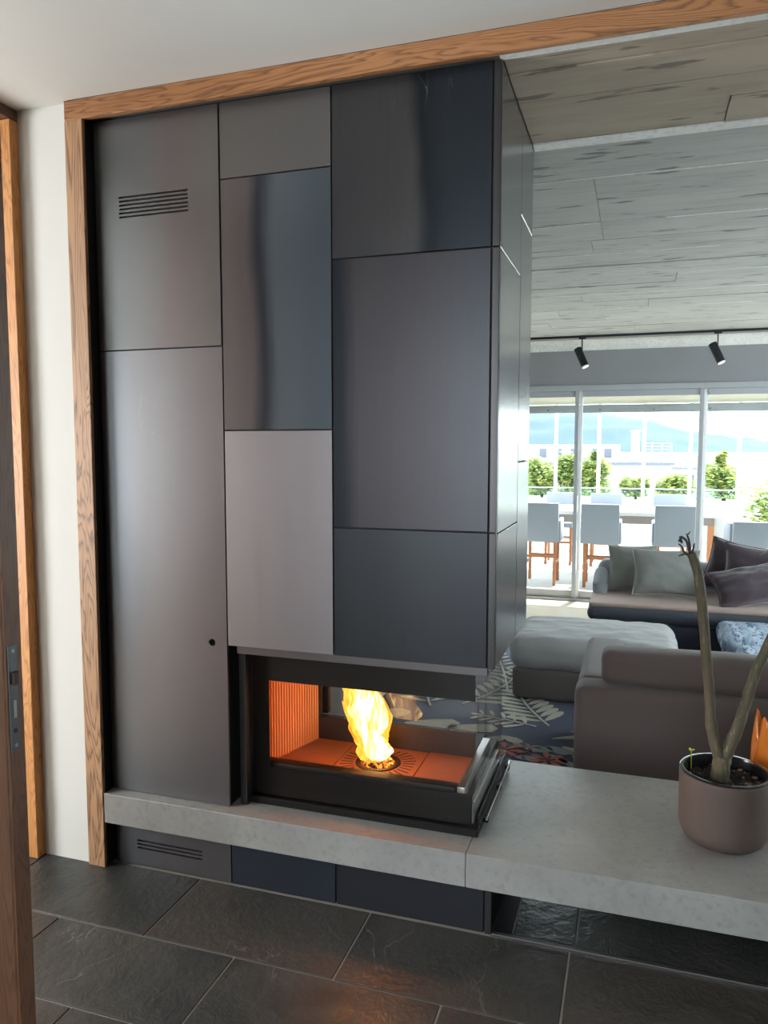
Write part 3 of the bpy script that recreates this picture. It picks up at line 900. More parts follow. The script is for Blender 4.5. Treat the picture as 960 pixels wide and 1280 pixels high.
L('flame_tongue', 'flame_edge', 2.9, [(-.07, 0, .60, .008), (-.092, 0, .645, .018), (-.112, 0, .69, .014), (-.135, 0, .74, .001)])
L('flame_tongue', 'flame_edge', 9.2, [(.040, 0, .485, .001), (.048, 0, .52, .012), (.046, 0, .57, .020), (.022, 0, .63, .018), (-.008, 0, .70, .001)])
L('flame_tongue', 'flame_edge', 11.4, [(-.02, 0, .62, .012), (-.012, 0, .66, .022), (-.020, 0, .70, .018), (-.030, 0, .75, .001)])
L('flame_tongue', 'flame_edge', 13.8, [(-.026, -.02, .412, .012), (-.036, -.02, .44, .018), (-.034, -.02, .47, .012), (-.040, -.02, .50, .001)])
L('flame_veil', 'flame_edge', 5.5, [(0, 0, .412, .034), (.004, 0, .445, .048), (-.012, 0, .485, .042), (-.024, 0, .53, .056), (-.038, 0, .58, .064), (-.050, 0, .64, .056), (-.062, 0, .70, .050), (-.074, 0, .78, .006)], 0.75)
lamp('fire_glow', 'POINT', (FX - .02, FY - .01, .60), (0, 0, 0), 14.0, (1.0, 0.24, 0.035), shadow_soft_size=0.06)

m = N('ember')
v = m.coord((1, 1, 1), rand=False)
f = m.noise(v, 55, 3)
em = m.bsdf(m.ramp(f, [(0.4, srgb(30, 22, 18)), (0.7, srgb(120, 60, 30))]), 0.9)
b_ = m.t.nodes['Principled BSDF']
m.l(m.ramp(f, [(0.45, (0, 0, 0, 1)), (0.62, (1.0, 0.28, 0.03, 1)), (0.75, (1.0, 0.7, 0.3, 1))]), b_.inputs['Emission Color'])
b_.inputs['Emission Strength'].default_value = 3.0
M['ember'] = m.m
bm = bmesh.new()
rng = random.Random(3)
for k in range(90):
    r = 0.055 * math.sqrt(rng.random()); a = rng.uniform(0, 2 * PI); s = rng.uniform(0.004, 0.009)
    hh = 0.394 + 0.016 * (1 - r / 0.06) * rng.random() + s * 0.8
    mt = Matrix.Translation((GX + r * math.cos(a), GY + r * math.sin(a), hh)) @ Matrix.Rotation(rng.uniform(0, PI), 4, 'X') @ Matrix.Rotation(rng.uniform(0, PI), 4, 'Z') @ Matrix.Diagonal((s * 1.4, s, s * 0.8, 1))
    bmesh.ops.create_icosphere(bm, subdivisions=1, radius=1.0, matrix=mt)
emb = link_bm('ember_bed', bm, M['ember'])
tag(emb, 'glowing heap of embers on the round grate under the flame', 'embers', kind='stuff')

# ------------------------------------------------------------------ potted plant on the bench
M['clay'] = plain('clay', srgb(82, 68, 61), 0.7, 0, 14, 0.12, 0.04)
M['pot_inner'] = plain('pot_inner', srgb(30, 29, 31), 0.18, 0, 30, 0.05, 0.01)
M['soil'] = plain('soil', srgb(46, 36, 30), 0.95, 0, 60, 0.2, 0.6)
def bark(name, a, b, c):
    m = N(name)
    v = m.coord((1, 1, 1), rand=False)
    f = m.noise(v, 22, 5, 0.6)
    st = m.noise(m.coord((120, 120, 14), rand=False), 1.0, 3)
    c1 = m.mix(a, b, m.ramp(f, [(0.38, 0.0), (0.62, 1.0)]))
    c1 = m.mix(c1, c, m.ramp(st, [(0.58, 0.0), (0.7, 0.7)]))
    return m.bsdf(c1, 0.75, 0, m.bump(st, 0.5, 0.003))
M['bark'] = bark('bark', srgb(84, 70, 54), srgb(70, 68, 48), srgb(128, 118, 92))
M['twig'] = plain('twig', srgb(52, 44, 42), 0.8)
M['leaf_green'] = plain('leaf_green', srgb(58, 76, 44), 0.5)
PXc, PYc = 0.287, 2.54
plant = thing('potted_plant', 'brown clay pot with a bare forked plant stem, standing on the concrete bench', 'potted plant', (PXc, PYc, SL))
bm = bmesh.new()
rg = add_lathe(bm, (PXc, PYc, SL), [(0.0005, 0.0005), (0.085, 0.0005), (0.103, 0.004), (0.119, 0.018), (0.129, 0.040), (0.132, 0.065), (0.1335, 0.20), (0.1335, 0.213), (0.132, 0.218), (0.129, 0.2195), (0.126, 0.217), (0.125, 0.19), (0.122, 0.17), (0.0005, 0.17)], 64)
link_bm('pot', bm, M['clay'], plant, smooth=50)
bm = bmesh.new()
add_lathe(bm, (PXc, PYc, SL), [(0.1245, 0.171), (0.1245, 0.2185), (0.1315, 0.2210), (0.1325, 0.2235), (0.129, 0.2255), (0.1205, 0.2245), (0.1185, 0.218), (0.1165, 0.171)], 64)
link_bm('glazed_rim', bm, M['pot_inner'], plant, smooth=60)
bm = bmesh.new()
n = 26
vg = {}
for i in range(n + 1):
    for j in range(n + 1):
        u, w_ = -1 + 2 * i / n, -1 + 2 * j / n
        if u * u + w_ * w_ <= 1.0:
            p = Vector((u * 0.1165, w_ * 0.1165, 0))
            vg[(i, j)] = bm.verts.new((PXc + p.x, PYc + p.y, SL + 0.186 + 0.012 * mnoise.noise(p * 60) + 0.006 * mnoise.noise(p * 160)))
for i in range(n):
    for j in range(n):
        q = [(i, j), (i + 1, j), (i + 1, j + 1), (i, j + 1)]
        if all(k in vg for k in q): bm.faces.new([vg[k] for k in q])
link_bm('soil', bm, M['soil'], plant, smooth=30)
rng = random.Random(5)
for k in range(26):
    r = 0.03 + 0.078 * math.sqrt(rng.random()); a = rng.uniform(0, 2 * PI); s = rng.uniform(0.003, 0.007)
    bm = bmesh.new()
    bmesh.ops.create_icosphere(bm, subdivisions=1, radius=1.0, matrix=Matrix.Translation((PXc + r * math.cos(a), PYc + r * math.sin(a), SL + 0.196)) @ Matrix.Rotation(rng.uniform(0, 3), 4, 'Z') @ Matrix.Diagonal((s * 1.5, s, s * 0.7, 1)))
    link_bm('chip', bm, plain('chip_pale', srgb(118, 96, 82), 0.9) if k == 0 else bpy.data.materials['chip_pale'], plant, smooth=60)
def smooth_path(pts, rad, K=6):
    P = [Vector(p) for p in pts]; out, ro = [], []
    for i in range(len(P) - 1):
        p0 = P[max(i - 1, 0)]; p1 = P[i]; p2 = P[i + 1]; p3 = P[min(i + 2, len(P) - 1)]
        for k in range(K):
            t = k / K
            out.append(0.5 * ((2 * p1) + (p2 - p0) * t + (2 * p0 - 5 * p1 + 4 * p2 - p3) * t * t + (3 * p1 - p0 - 3 * p2 + p3) * t ** 3))
            ro.append(rad[i] * (1 - t) + rad[i + 1] * t)
    out.append(P[-1]); ro.append(rad[-1])
    return out, ro
fork = Vector((0.281, 2.555, 0.532))
p_, r_ = smooth_path([(0.276, 2.552, 0.452), (0.275, 2.553, 0.485), (0.278, 2.555, 0.515), (0.279, 2.555, 0.536)], [0.031, 0.027, 0.027, 0.024])
tube('trunk', p_, r_, M['bark'], plant, 16, wob=0.16, seed=1)
def nodes(r, seed):
    g = random.Random(seed)
    return [v * (1.10 if g.random() < 0.18 else 1.0 + g.uniform(-0.03, 0.03)) for v in r]
st1 = [Vector((0.273, 2.555, 0.522)), Vector((0.256, 2.556, 0.575)), Vector((0.243, 2.558, 0.64))] + [Vector((0.2363, 2.5600, 0.7220)), Vector((0.2197, 2.5600, 0.8738)), Vector((0.2063, 2.5600, 0.9996)), Vector((0.1888, 2.5600, 1.1120)), Vector((0.1685, 2.5600, 1.1688))]
p_, r_ = smooth_path(st1, [0.017, 0.0175, 0.0165, 0.0155, 0.0155, 0.0155, 0.015, 0.013])
tube('stem', p_, nodes(r_, 2), M['bark'], plant, 14, wob=0.12, seed=2)
st2 = [Vector((0.284, 2.556, 0.524)), Vector((0.303, 2.562, 0.575)), Vector((0.322, 2.568, 0.63))] + [Vector((0.3450, 2.6000, 0.6949)), Vector((0.3708, 2.6000, 0.8000)), Vector((0.4035, 2.6000, 0.8915)), Vector((0.4512, 2.6000, 1.0326)), Vector((0.4898, 2.6000, 1.1579)), Vector((0.5017, 2.6000, 1.2364))]
p_, r_ = smooth_path(st2, [0.018, 0.0185, 0.0175, 0.0165, 0.016, 0.0155, 0.015, 0.014, 0.011])
tube('stem', p_, nodes(r_, 3), M['bark'], plant, 14, wob=0.12, seed=3)
for pts, rad in (
        (((0.1663, 2.5600, 1.1636), (0.1609, 2.5600, 1.1885), (0.1533, 2.5600, 1.2083), (0.1390, 2.5600, 1.2203), (0.1321, 2.5600, 1.2175)), 0.005),
        (((0.1637, 2.5600, 1.1736), (0.1629, 2.5600, 1.1986), (0.1577, 2.5600, 1.2184), (0.1526, 2.5600, 1.2308)), 0.0042),
        (((0.1573, 2.5600, 1.2284), (0.1640, 2.5600, 1.2387)), 0.0022),
        (((0.1390, 2.5600, 1.2203), (0.1301, 2.5600, 1.2049)), 0.0045),
        (((0.1347, 2.5600, 1.2101), (0.1419, 2.5600, 1.2003)), 0.006),
        (((0.1708, 2.5600, 1.1689), (0.1748, 2.5600, 1.1891), (0.1767, 2.5600, 1.2017)), 0.004),
        (((0.1641, 2.5600, 1.1610), (0.1475, 2.5600, 1.1729), (0.1399, 2.5600, 1.1902), (0.1304, 2.5600, 1.1973)), 0.0042),
        (((0.1546, 2.5600, 1.1681), (0.1384, 2.5600, 1.1624), (0.1315, 2.5600, 1.1596)), 0.003),
        ):
    pp, rp = smooth_path([Vector(p) for p in pts], [rad * (1 - 0.55 * i / max(1, len(pts) - 1)) for i in range(len(pts))], 3)
    tube('twig', pp, rp, M['twig'], plant, 8, wob=0.3, seed=len(pts))
# drooping leaf at the tip of the right-hand stem
def leaf_bm(base, tip, width, droop, n=8):
    base, tip = Vector(base), Vector(tip)
    d = tip - base; side_ = d.cross(Vector((0, 0, 1))).normalized()
    bm = bmesh.new(); L, R_, Mid = [], [], []
    for i in range(n + 1):
        t = i / n; c = base + d * t + Vector((0, 0, droop * math.sin(PI * t) - 0 * t))
        w_ = width * math.sin(PI * min(1, t * 0.92 + 0.04)) ** 0.8
        Mid.append(bm.verts.new(c + Vector((0, 0, -0.15 * w_)))); L.append(bm.verts.new(c + side_ * w_)); R_.append(bm.verts.new(c - side_ * w_))
    for i in range(n):
        bm.faces.new((L[i], L[i + 1], Mid[i + 1], Mid[i])); bm.faces.new((Mid[i], Mid[i + 1], R_[i + 1], R_[i]))
    r = bmesh.ops.extrude_face_region(bm, geom=list(bm.faces))
    bmesh.ops.translate(bm, verts=[g for g in r['geom'] if isinstance(g, bmesh.types.BMVert)], vec=(0, 0, -0.0012))
    return bm
tp = Vector((0.5000, 2.6000, 1.2266))
for lt in ((0.3684, 2.6000, 1.1672), (0.5736, 2.5500, 1.1925), (0.5686, 2.7200, 1.1447)):
    link_bm('leaf', leaf_bm(tp, lt, 0.020, 0.012), M['leaf_green'], plant, smooth=60)
# little yellow-green seedling at the pot's edge
sd = Vector((0.1913, 2.6000, 0.5254))
sdl = tube('seedling', [(sd.x + 0.002, sd.y, SL + 0.188), (sd.x, sd.y, sd.z)], 0.0012, plain('sprout', srgb(170, 190, 40), 0.5), plant, 6)
for k in range(3):
    a = k * 2.1
    link_bm('seed_leaf', leaf_bm((sd.x, sd.y, sd.z), (sd.x + 0.011 * math.cos(a), sd.y + 0.011 * math.sin(a), sd.z + 0.004), 0.0045, 0.002, 4), bpy.data.materials['sprout'], sdl, smooth=60)

# ------------------------------------------------------------------ amber glass vase behind the pot
m = N('amber_glass')
g = m.n('BsdfPrincipled')
g.inputs['Base Color'].default_value = srgb(236, 146, 52)
g.inputs['Roughness'].default_value = 0.06
g.inputs['Transmission Weight'].default_value = 0.5
g.inputs['IOR'].default_value = 1.48
m.l(g.outputs[0], m.out.inputs[0])
M['amber'] = m.m
vase = None
def lobes(r, z, a):
    k = max(0.0, (z - 0.13) / 0.09)
    w = math.cos(5 * (a - 2.62))
    return r * (1 + 0.10 * k * w), z + k * (0.055 * max(w, -0.3) + 0.012)
bm = bmesh.new()
add_lathe(bm, (0.478, 2.78, SL + 0.0005), [(0.0005, 0.0), (0.040, 0.0), (0.046, 0.004), (0.050, 0.03), (0.066, 0.075), (0.083, 0.12), (0.088, 0.155), (0.084, 0.195), (0.074, 0.235), (0.069, 0.252), (0.066, 0.250), (0.069, 0.232), (0.079, 0.193), (0.083, 0.155), (0.078, 0.122), (0.061, 0.078), (0.044, 0.034), (0.0005, 0.022)], 60, lobes)
vase = link_bm('glass_vase', bm, M['amber'], smooth=60)
tag(vase, 'amber orange glass vase with pointed lips, behind the potted plant', 'vase')
# ------------------------------------------------------------------ living room: rug with leaves and flowers
M['rug_navy'] = fabric('rug_navy', srgb(29, 40, 76), weave=400, wrinkle=0.1, ws=40)
M['rug_cream'] = fabric('rug_cream', srgb(172, 168, 152), weave=400, wrinkle=0.2, ws=40)
M['rug_grey'] = fabric('rug_grey', srgb(122, 130, 132), weave=400, wrinkle=0.2, ws=40)
M['rug_coral'] = fabric('rug_coral', srgb(170, 80, 62), weave=400, wrinkle=0.2, ws=40)
M['rug_red'] = fabric('rug_red', srgb(104, 42, 42), weave=400, wrinkle=0.2, ws=40)
RZ = ZL + 0.012
rug = thing('rug', 'navy rug with cream fern leaves and coral flowers on the living room floor', 'rug', (-0.5, 4.8, ZL))
box('pile', -2.60, 1.30, 3.05, 6.60, ZL + 0.0005, RZ, M['rug_navy'], rug, 0.003, 1)
class Batch:
    """collects motif outlines so alike motifs of one colour become one tufted part"""
    def __init__(s): s.bm = bmesh.new(); s.k = 0
    def poly(s, pts):
        z = RZ + 0.0012 + 0.00035 * (s.k % 7); s.k += 1
        top = [s.bm.verts.new((x, y, z + 0.002)) for x, y in pts]
        bot = [s.bm.verts.new((x, y, RZ + 0.0001)) for x, y in pts]
        s.bm.faces.new(top)
        for i in range(len(pts)): s.bm.faces.new((top[i], bot[i], bot[(i + 1) % len(pts)], top[(i + 1) % len(pts)]))
    def petal(s, x, y, ang, L, w, n=10, jag=0.0):
        pts = []
        for k in range(n):
            a = 2 * PI * k / n
            u = math.cos(a) * L / 2 + L / 2; v_ = math.sin(a) * w / 2 * (0.8 + 0.35 * math.cos(a)) * (1 + jag * random.uniform(-1, 1))
            pts.append((x + u * math.cos(ang) - v_ * math.sin(ang), y + u * math.sin(ang) + v_ * math.cos(ang)))
        s.poly(pts)
    def stroke(s, pts, w):
        for i in range(len(pts) - 1):
            (x0, y0), (x1, y1) = pts[i], pts[i + 1]
            d = math.hypot(x1 - x0, y1 - y0); nx, ny = -(y1 - y0) / d * w / 2, (x1 - x0) / d * w / 2
            s.poly([(x0 + nx, y0 + ny), (x0 - nx, y0 - ny), (x1 - nx, y1 - ny), (x1 + nx, y1 + ny)])
def fern(x, y, ang, L, nl, leaf, mat, bend=0.0):
    b = Batch(); p = (x, y); pts = [p]; a = ang
    for i in range(nl):
        a += bend / nl
        q = (p[0] + L / nl * math.cos(a), p[1] + L / nl * math.sin(a)); pts.append(q)
        s_ = leaf * (1 - 0.45 * i / nl)
        for sg in (-1, 1):
            b.petal(q[0] + 0.012 * math.cos(a + sg * 1.2), q[1] + 0.012 * math.sin(a + sg * 1.2), a + sg * 0.95, s_, s_ * 0.30)
        p = q
    b.petal(p[0], p[1], a, leaf * 0.6, leaf * 0.25)
    b.stroke(pts, 0.014)
    return link_bm('fern_leaf', b.bm, mat, rug, smooth=None)
def flower(x, y, R, np_, mat, mat2, name='flower', sq=1.0, a0=0.0):
    b = Batch()
    for k in range(np_):
        a = a0 + 2 * PI * k / np_
        b.petal(x + R * 0.22 * math.cos(a), y + R * 0.22 * math.sin(a) * sq, a, R, R * 0.5, jag=0.2)
    o = link_bm(name, b.bm, mat, rug, smooth=None)
    if mat2:
        b = Batch(); b.k = 3; b.petal(x - R * 0.2, y, 0.2, R * 0.42, R * 0.36)
        link_bm('flower_heart', b.bm, mat2, o, smooth=None)
    return o
random.seed(4)
def pebble(x, y, ang, L, w, mat):
    b = Batch(); b.petal(x, y, ang, L, w, 9, 0.25)
    return link_bm('petal', b.bm, mat, rug, smooth=None)
fern(-0.45, 4.50, 2.15, 0.60, 8, 0.22, M['rug_cream'], -0.25)
fern(-0.52, 4.46, 2.75, 0.34, 5, 0.14, M['rug_cream'], 0.2)
fern(-0.78, 5.05, 1.75, 1.10, 12, 0.13, M['rug_cream'], 0.15)
fern(-1.02, 4.72, 1.0, 0.85, 9, 0.20, M['rug_cream'], 0.5)
fern(-1.20, 4.62, 2.0, 0.80, 9, 0.20, M['rug_cream'], -0.4)
fern(-1.62, 4.75, 1.3, 0.9, 9, 0.20, M['rug_cream'], 0.5)
fern(-1.75, 4.3, 2.6, 0.7, 8, 0.18, M['rug_cream'], 0.5)
fern(0.4, 4.0, 0.9, 0.9, 9, 0.2, M['rug_cream'], 0.4)
fern(-2.0, 5.6, -0.9, 0.8, 9, 0.18, M['rug_cream'], 0.4)
for x, y, a, L, w, k in ((-0.33, 4.44, 0.25, 0.40, 0.07, 'rug_grey'), (-0.42, 4.30, 0.42, 0.38, 0.07, 'rug_cream'), (-0.62, 4.16, -0.2, 0.24, 0.13, 'rug_grey'), (-0.70, 4.26, -0.5, 0.16, 0.09, 'rug_cream'),
                         (-0.44, 4.18, -0.45, 0.17, 0.11, 'rug_grey'), (-0.35, 4.20, -0.35, 0.14, 0.06, 'rug_cream'), (-0.30, 4.13, -0.9, 0.20, 0.07, 'rug_grey'), (-0.78, 4.18, 0.3, 0.12, 0.08, 'rug_cream'),
                         (-0.58, 3.98, 0.1, 0.18, 0.09, 'rug_grey'), (-0.43, 4.06, -0.4, 0.14, 0.05, 'rug_cream'), (-0.36, 4.04, -0.7, 0.13, 0.05, 'rug_cream'), (-0.45, 3.97, 0.8, 0.10, 0.06, 'rug_grey'),
                         (-0.72, 3.95, -0.2, 0.15, 0.08, 'rug_grey'), (-0.72, 4.03, 0.1, 0.10, 0.06, 'rug_cream'), (-0.56, 3.86, 0.1, 0.3, 0.05, 'rug_grey'), (-0.66, 3.90, -0.3, 0.2, 0.06, 'rug_cream'), (-0.30, 3.98, -1.0, 0.13, 0.06, 'rug_grey'),
                         (-1.52, 4.36, 0.5, 0.26, 0.17, 'rug_cream'), (-1.28, 4.28, 0.3, 0.34, 0.20, 'rug_cream'), (-1.02, 4.30, 0.2, 0.30, 0.16, 'rug_cream'), (-0.98, 4.12, 0.1, 0.18, 0.12, 'rug_cream'), (-1.9, 4.2, 0.3, 0.3, 0.16, 'rug_grey'), (-1.4, 3.9, 0.4, 0.3, 0.14, 'rug_grey')):
    pebble(x, y, a, L, w, M[k])
flower(-0.64, 4.06, 0.085, 7, M['rug_coral'], M['rug_red'])
flower(-0.40, 3.99, 0.085, 7, M['rug_coral'], M['rug_red'])
flower(-0.52, 4.14, 0.055, 5, M['rug_red'], None)
flower(-0.54, 4.02, 0.05, 5, M['rug_red'], None)
flower(-0.33, 3.86, 0.075, 6, M['rug_red'], M['rug_coral'])
flower(-0.9, 3.75, 0.10, 7, M['rug_coral'], M['rug_red'])

# ------------------------------------------------------------------ front sofa, seen from behind
sofa = thing('sofa', 'low taupe sofa seen from behind, just past the concrete bench', 'sofa', (0.9, 3.9, ZL))
SX0, SX1, SY0 = -0.238, 2.55, 3.44
softbox('back_frame', SX0, SX1, SY0, SY0 + 0.20, ZL + 0.025, 0.437, 0.045, M['sofa_brown'], sofa, (0.0, 0.008, 0.004), 0.003, 3.0, 14)
softbox('arm', SX0, SX0 + 0.20, SY0 + 0.203, SY0 + 1.05, ZL + 0.025, 0.425, 0.045, M['sofa_brown'], sofa, (0.004, 0.0, 0.006), 0.004, 4.0, 14)
softbox('seat_base', SX0 + 0.203, SX1, SY0 + 0.203, SY0 + 1.05, ZL + 0.025, 0.10, 0.03, M['sofa_brown'], sofa, (0, 0, 0), 0.0, 4.0, 8)
for a, b, s_ in ((SX0 + 0.205, 1.02, 1.0), (1.025, SX1 - 0.01, 5.0)):
    softbox('seat_cushion', a, b, SY0 + 0.245, SY0 + 1.06, 0.101, 0.27, 0.05, M['sofa_brown'], sofa, (0, 0, 0.02), 0.006, 4.0, 12, seed=s_)
def crown(q, nrm, h):
    return q
for a, b, s_, zt in ((-0.128, 1.02, 0.4, 0.585), (1.03, SX1 - 0.01, 2.4, 0.59)):
    softbox('back_cushion', a, b, SY0 + 0.07, SY0 + 0.24, 0.4385, zt, 0.04, M['sofa_brown'], sofa, (0.0, 0.015, 0.015), 0.006, 4.0, 22, seed=s_)
bm = bmesh.new()
for k in range(150):
    x = 0.03 + k * 0.0165
    add_box(bm, x, x + 0.008, SY0 - 0.0095, SY0 - 0.006, 0.386, 0.3885)
st_ = link_bm('stitch_row', bm, M['plum_edge'], sofa, smooth=None)
for x in (SX0 + 0.1, SX1 - 0.1):
    for y in (SY0 + 0.1, SY0 + 0.95):
        box('foot', x - 0.03, x + 0.03, y - 0.03, y + 0.03, RZ + 0.0065, ZL + 0.026, M['black_metal'], sofa)

# ------------------------------------------------------------------ ottoman
ott = thing('ottoman', 'large square grey ottoman with a crumpled top cushion, between the sofas', 'ottoman', (-0.23, 5.38, ZL))
softbox('base', -0.735, 0.262, 4.93, 5.66, ZL + 0.02, 0.072, 0.03, M['ottoman_base'], ott, (0.004, 0.004, 0), 0.002, 4, 12)
softbox('top_cushion', -0.755, 0.275, 4.915, 5.69, 0.0735, 0.258, 0.07, M['ottoman'], ott, (0.012, 0.014, 0.03), 0.010, 8.0, 34, seed=3.3)
bm = bmesh.new()
pp = [(-0.735, 4.932), (0.255, 4.932), (0.255, 5.67), (-0.735, 5.67), (-0.735, 4.932)]
add_tube(bm, [(x, y, 0.215) for x, y in pp], 0.004, 6)
bm.free()
for x in (-0.66, 0.19):
    for y in (5.0, 5.6):
        box('foot', x - 0.03, x + 0.03, y - 0.03, y + 0.03, RZ + 0.0065, ZL + 0.021, M['black_metal'], ott)

# ------------------------------------------------------------------ far sofa with scatter cushions
fs = thing('sofa', 'long dark navy sofa with a pinkish grey seat, in front of the window', 'sofa', (1.0, 6.7, ZL))
FX0, FX1, FY0 = -0.345, 2.9, 6.28
softbox('base', FX0 + 0.01, FX1, FY0 + 0.03, 7.30, ZL + 0.015, 0.115, 0.04, M['sofa_navy'], fs, (0, 0.006, 0), 0.003, 3, 10)
softbox('seat_cushion', FX0, FX1, FY0, 7.06, 0.1165, 0.232, 0.055, M['sofa_navy'], fs, (0.006, 0.012, 0.012), 0.004, 3, 12)
softbox('seat_cover', FX0 + 0.012, FX1 - 0.02, FY0 + 0.03, 7.055, 0.226, 0.256, 0.0149, M['sofa_top'], fs, (0, 0, 0.010), 0.003, 3, 14)
softbox('backrest', FX0 + 0.04, FX1, 7.062, 7.31, 0.1165, 0.490, 0.08, M['sofa_grey'], fs, (0.0, 0.01, 0.01), 0.005, 3, 14)
softbox('side_rest', FX0 + 0.02, FX0 + 0.13, 6.72, 7.06, 0.2575, 0.45, 0.05, M['sofa_grey'], fs, (0.01, 0.0, 0.01), 0.004, 3, 16, fn=lambda q, n_, h: Vector((q.x, q.y, q.z - 0.12 * (1 - (q.y + h.y) / (2 * h.y)) * (1 if q.z > 0 else 0))))
GREY = 'grey cushions on the navy sofa'
cushion('scatter_cushion', 'grey square cushion leaning at the left end of the navy sofa, partly covered', 0.40, 0.385, 0.15, (-0.005, 6.88, 0.274), math.radians(-11), 0, math.radians(9), M['cushion_grey'], M['cushion_edge'], GREY, 1.0)
cushion('scatter_cushion', 'grey square cushion in front of its twin, shown whole left of the bare stem', 0.53, 0.385, 0.16, (0.255, 6.68, 0.276), math.radians(-15), 0, math.radians(3), M['cushion_grey'], M['cushion_edge'], GREY, 4.0)
PLUM_ = 'plum cushions on the navy sofa'
cushion('scatter_cushion', 'plum cushion standing on its corner edge, left and rearmost of the plum ones', 0.46, 0.44, 0.14, (0.745, 6.93, 0.274), math.radians(-10), math.radians(13), math.radians(-12), M['plum'], M['plum_edge'], PLUM_, 7.0)
cushion('scatter_cushion', 'broad plum cushion with a pale edge leaning in the middle of the plum ones', 0.62, 0.43, 0.18, (0.96, 6.72, 0.276), math.radians(-14), math.radians(6), math.radians(-6), M['plum'], M['plum_edge'], PLUM_, 9.0)
cushion('scatter_cushion', 'slumped plum cushion in front of the other plum ones, cut by the photo edge', 0.66, 0.34, 0.20, (0.96, 6.48, 0.300), math.radians(-42), math.radians(-10), math.radians(14), M['plum'], M['plum_edge'], PLUM_, 12.0, wr=0.022)

# blue patterned daybed on the right
m = N('blue_pattern')
v = m.coord((1, 1, 1), rand=False)
wv = m.n('TexWave', wave_type='BANDS', bands_direction='X')
m.l(v, wv.inputs['Vector']); wv.inputs['Scale'].default_value = 2.6; wv.inputs['Distortion'].default_value = 2.5; wv.inputs['Detail'].default_value = 3
f2 = m.noise(m.coord((30, 12, 20), rand=False), 1.0, 3, 0.6, 1.0)
cc = m.mix(srgb(176, 190, 204), srgb(84, 104, 132), m.ramp(f2, [(0.46, 0.0), (0.54, 1.0)]))
cc = m.mix(cc, srgb(150, 168, 188), m.ramp(wv.outputs['Fac'], [(0.5, 0.0), (0.6, 0.7)]))
M['blue_pattern'] = m.bsdf(cc, 0.9, 0, m.bump(f2, 0.2, 0.004))
bd = thing('daybed', 'daybed with blue and white patterned mattress at the right edge', 'daybed', (1.35, 5.7, ZL))
softbox('base', 0.64, 2.5, 5.12, 6.23, ZL + 0.02, 0.045, 0.03, M['sofa_navy'], bd, (0, 0, 0), 0, 3, 8)
softbox('mattress', 0.605, 2.5, 5.63, 6.25, 0.0465, 0.20, 0.06, M['blue_pattern'], bd, (0.01, 0.01, 0.015), 0.004, 5, 18)
softbox('mattress', 0.665, 2.5, 5.05, 5.622, 0.0465, 0.175, 0.06, M['blue_pattern'], bd, (0.01, 0.01, 0.015), 0.004, 5, 18, seed=2)
for x in (0.72, 2.4):
    for y in (5.2, 6.1): box('foot', x - 0.03, x + 0.03, y - 0.03, y + 0.03, RZ + 0.0065, ZL + 0.021, M['black_metal'], bd)

# pale armchair behind the chimney breast, glimpsed through the fire glass
M['pale_fabric'] = fabric('pale_fabric', srgb(190, 188, 186), wrinkle=0.15)
ac = thing('armchair', 'pale grey armchair glimpsed through the left of the fire glass', 'armchair', (-2.04, 4.3, ZL))
softbox('base', -2.49, -1.66, 3.90, 4.70, ZL + 0.03, 0.20, 0.06, M['pale_fabric'], ac, (0.01, 0.01, 0.01), 0.004, 4, 10)
softbox('arm', -1.655, -1.50, 3.90, 4.70, ZL + 0.03, 0.42, 0.06, M['pale_fabric'], ac, (0.01, 0.01, 0.01), 0.004, 4, 10)
softbox('arm', -2.65, -2.495, 3.90, 4.70, ZL + 0.03, 0.42, 0.06, M['pale_fabric'], ac, (0.01, 0.01, 0.01), 0.004, 4, 10)
softbox('backrest', -2.65, -1.50, 4.705, 4.95, ZL + 0.03, 0.62, 0.08, M['pale_fabric'], ac, (0.01, 0.01, 0.01), 0.004, 4, 10)
softbox('seat_cushion', -2.48, -1.67, 3.92, 4.69, 0.2105, 0.33, 0.05, M['pale_fabric'], ac, (0.0, 0.0, 0.02), 0.004, 4, 12)
for x in (-2.54, -1.60):
    for y in (4.0, 4.85): box('foot', x - 0.03, x + 0.03, y - 0.03, y + 0.03, RZ + 0.0065, ZL + 0.031, M['black_metal'], ac)

# ------------------------------------------------------------------ track lights
tr = box('lighting_track', -3.30, 3.50, 7.985, 8.015, 2.5765, 2.5975, M['track_black'], None, 0.002, 1)
tag(tr, 'thin black lighting track across the concrete ceiling before the window', 'track')
def spot(x, label, tilt_to):
    o = thing('spotlight', label, 'spotlight', (x, 8.0, 2.5765), 'black spotlights on the track')
    box('adapter', x - 0.035, x + 0.035, 7.986, 8.014, 2.562, 2.5763, M['track_black'], o, 0.003, 1)
    tube('rod', [(x, 8.0, 2.562), (x, 8.0, 2.425)], 0.006, M['track_black'], o, 8)
    a, b = Vector((x - 0.045, 8.0 + 0.02, 2.474)), Vector((x + 0.035, 8.0 - 0.02, 2.294))
    d = (b - a).normalized()
    hd = tube('head', [a, b], 0.038, M['track_black'], o, 20)
    tube('lens_ring', [b - d * 0.002, b + d * 0.008], 0.034, M['white_alu'], hd, 20)
    tube('yoke', [(x, 8.0, 2.43), (x + 0.002, 7.985, 2.40), a + (b - a) * 0.5 + Vector((0, -0.038, 0))], 0.006, M['track_black'], o, 8)
spot(-0.546, 'black tube spotlight on the track nearer the chimney breast', None)
spot(0.697, 'black tube spotlight on the track, the right-hand one of two', None)

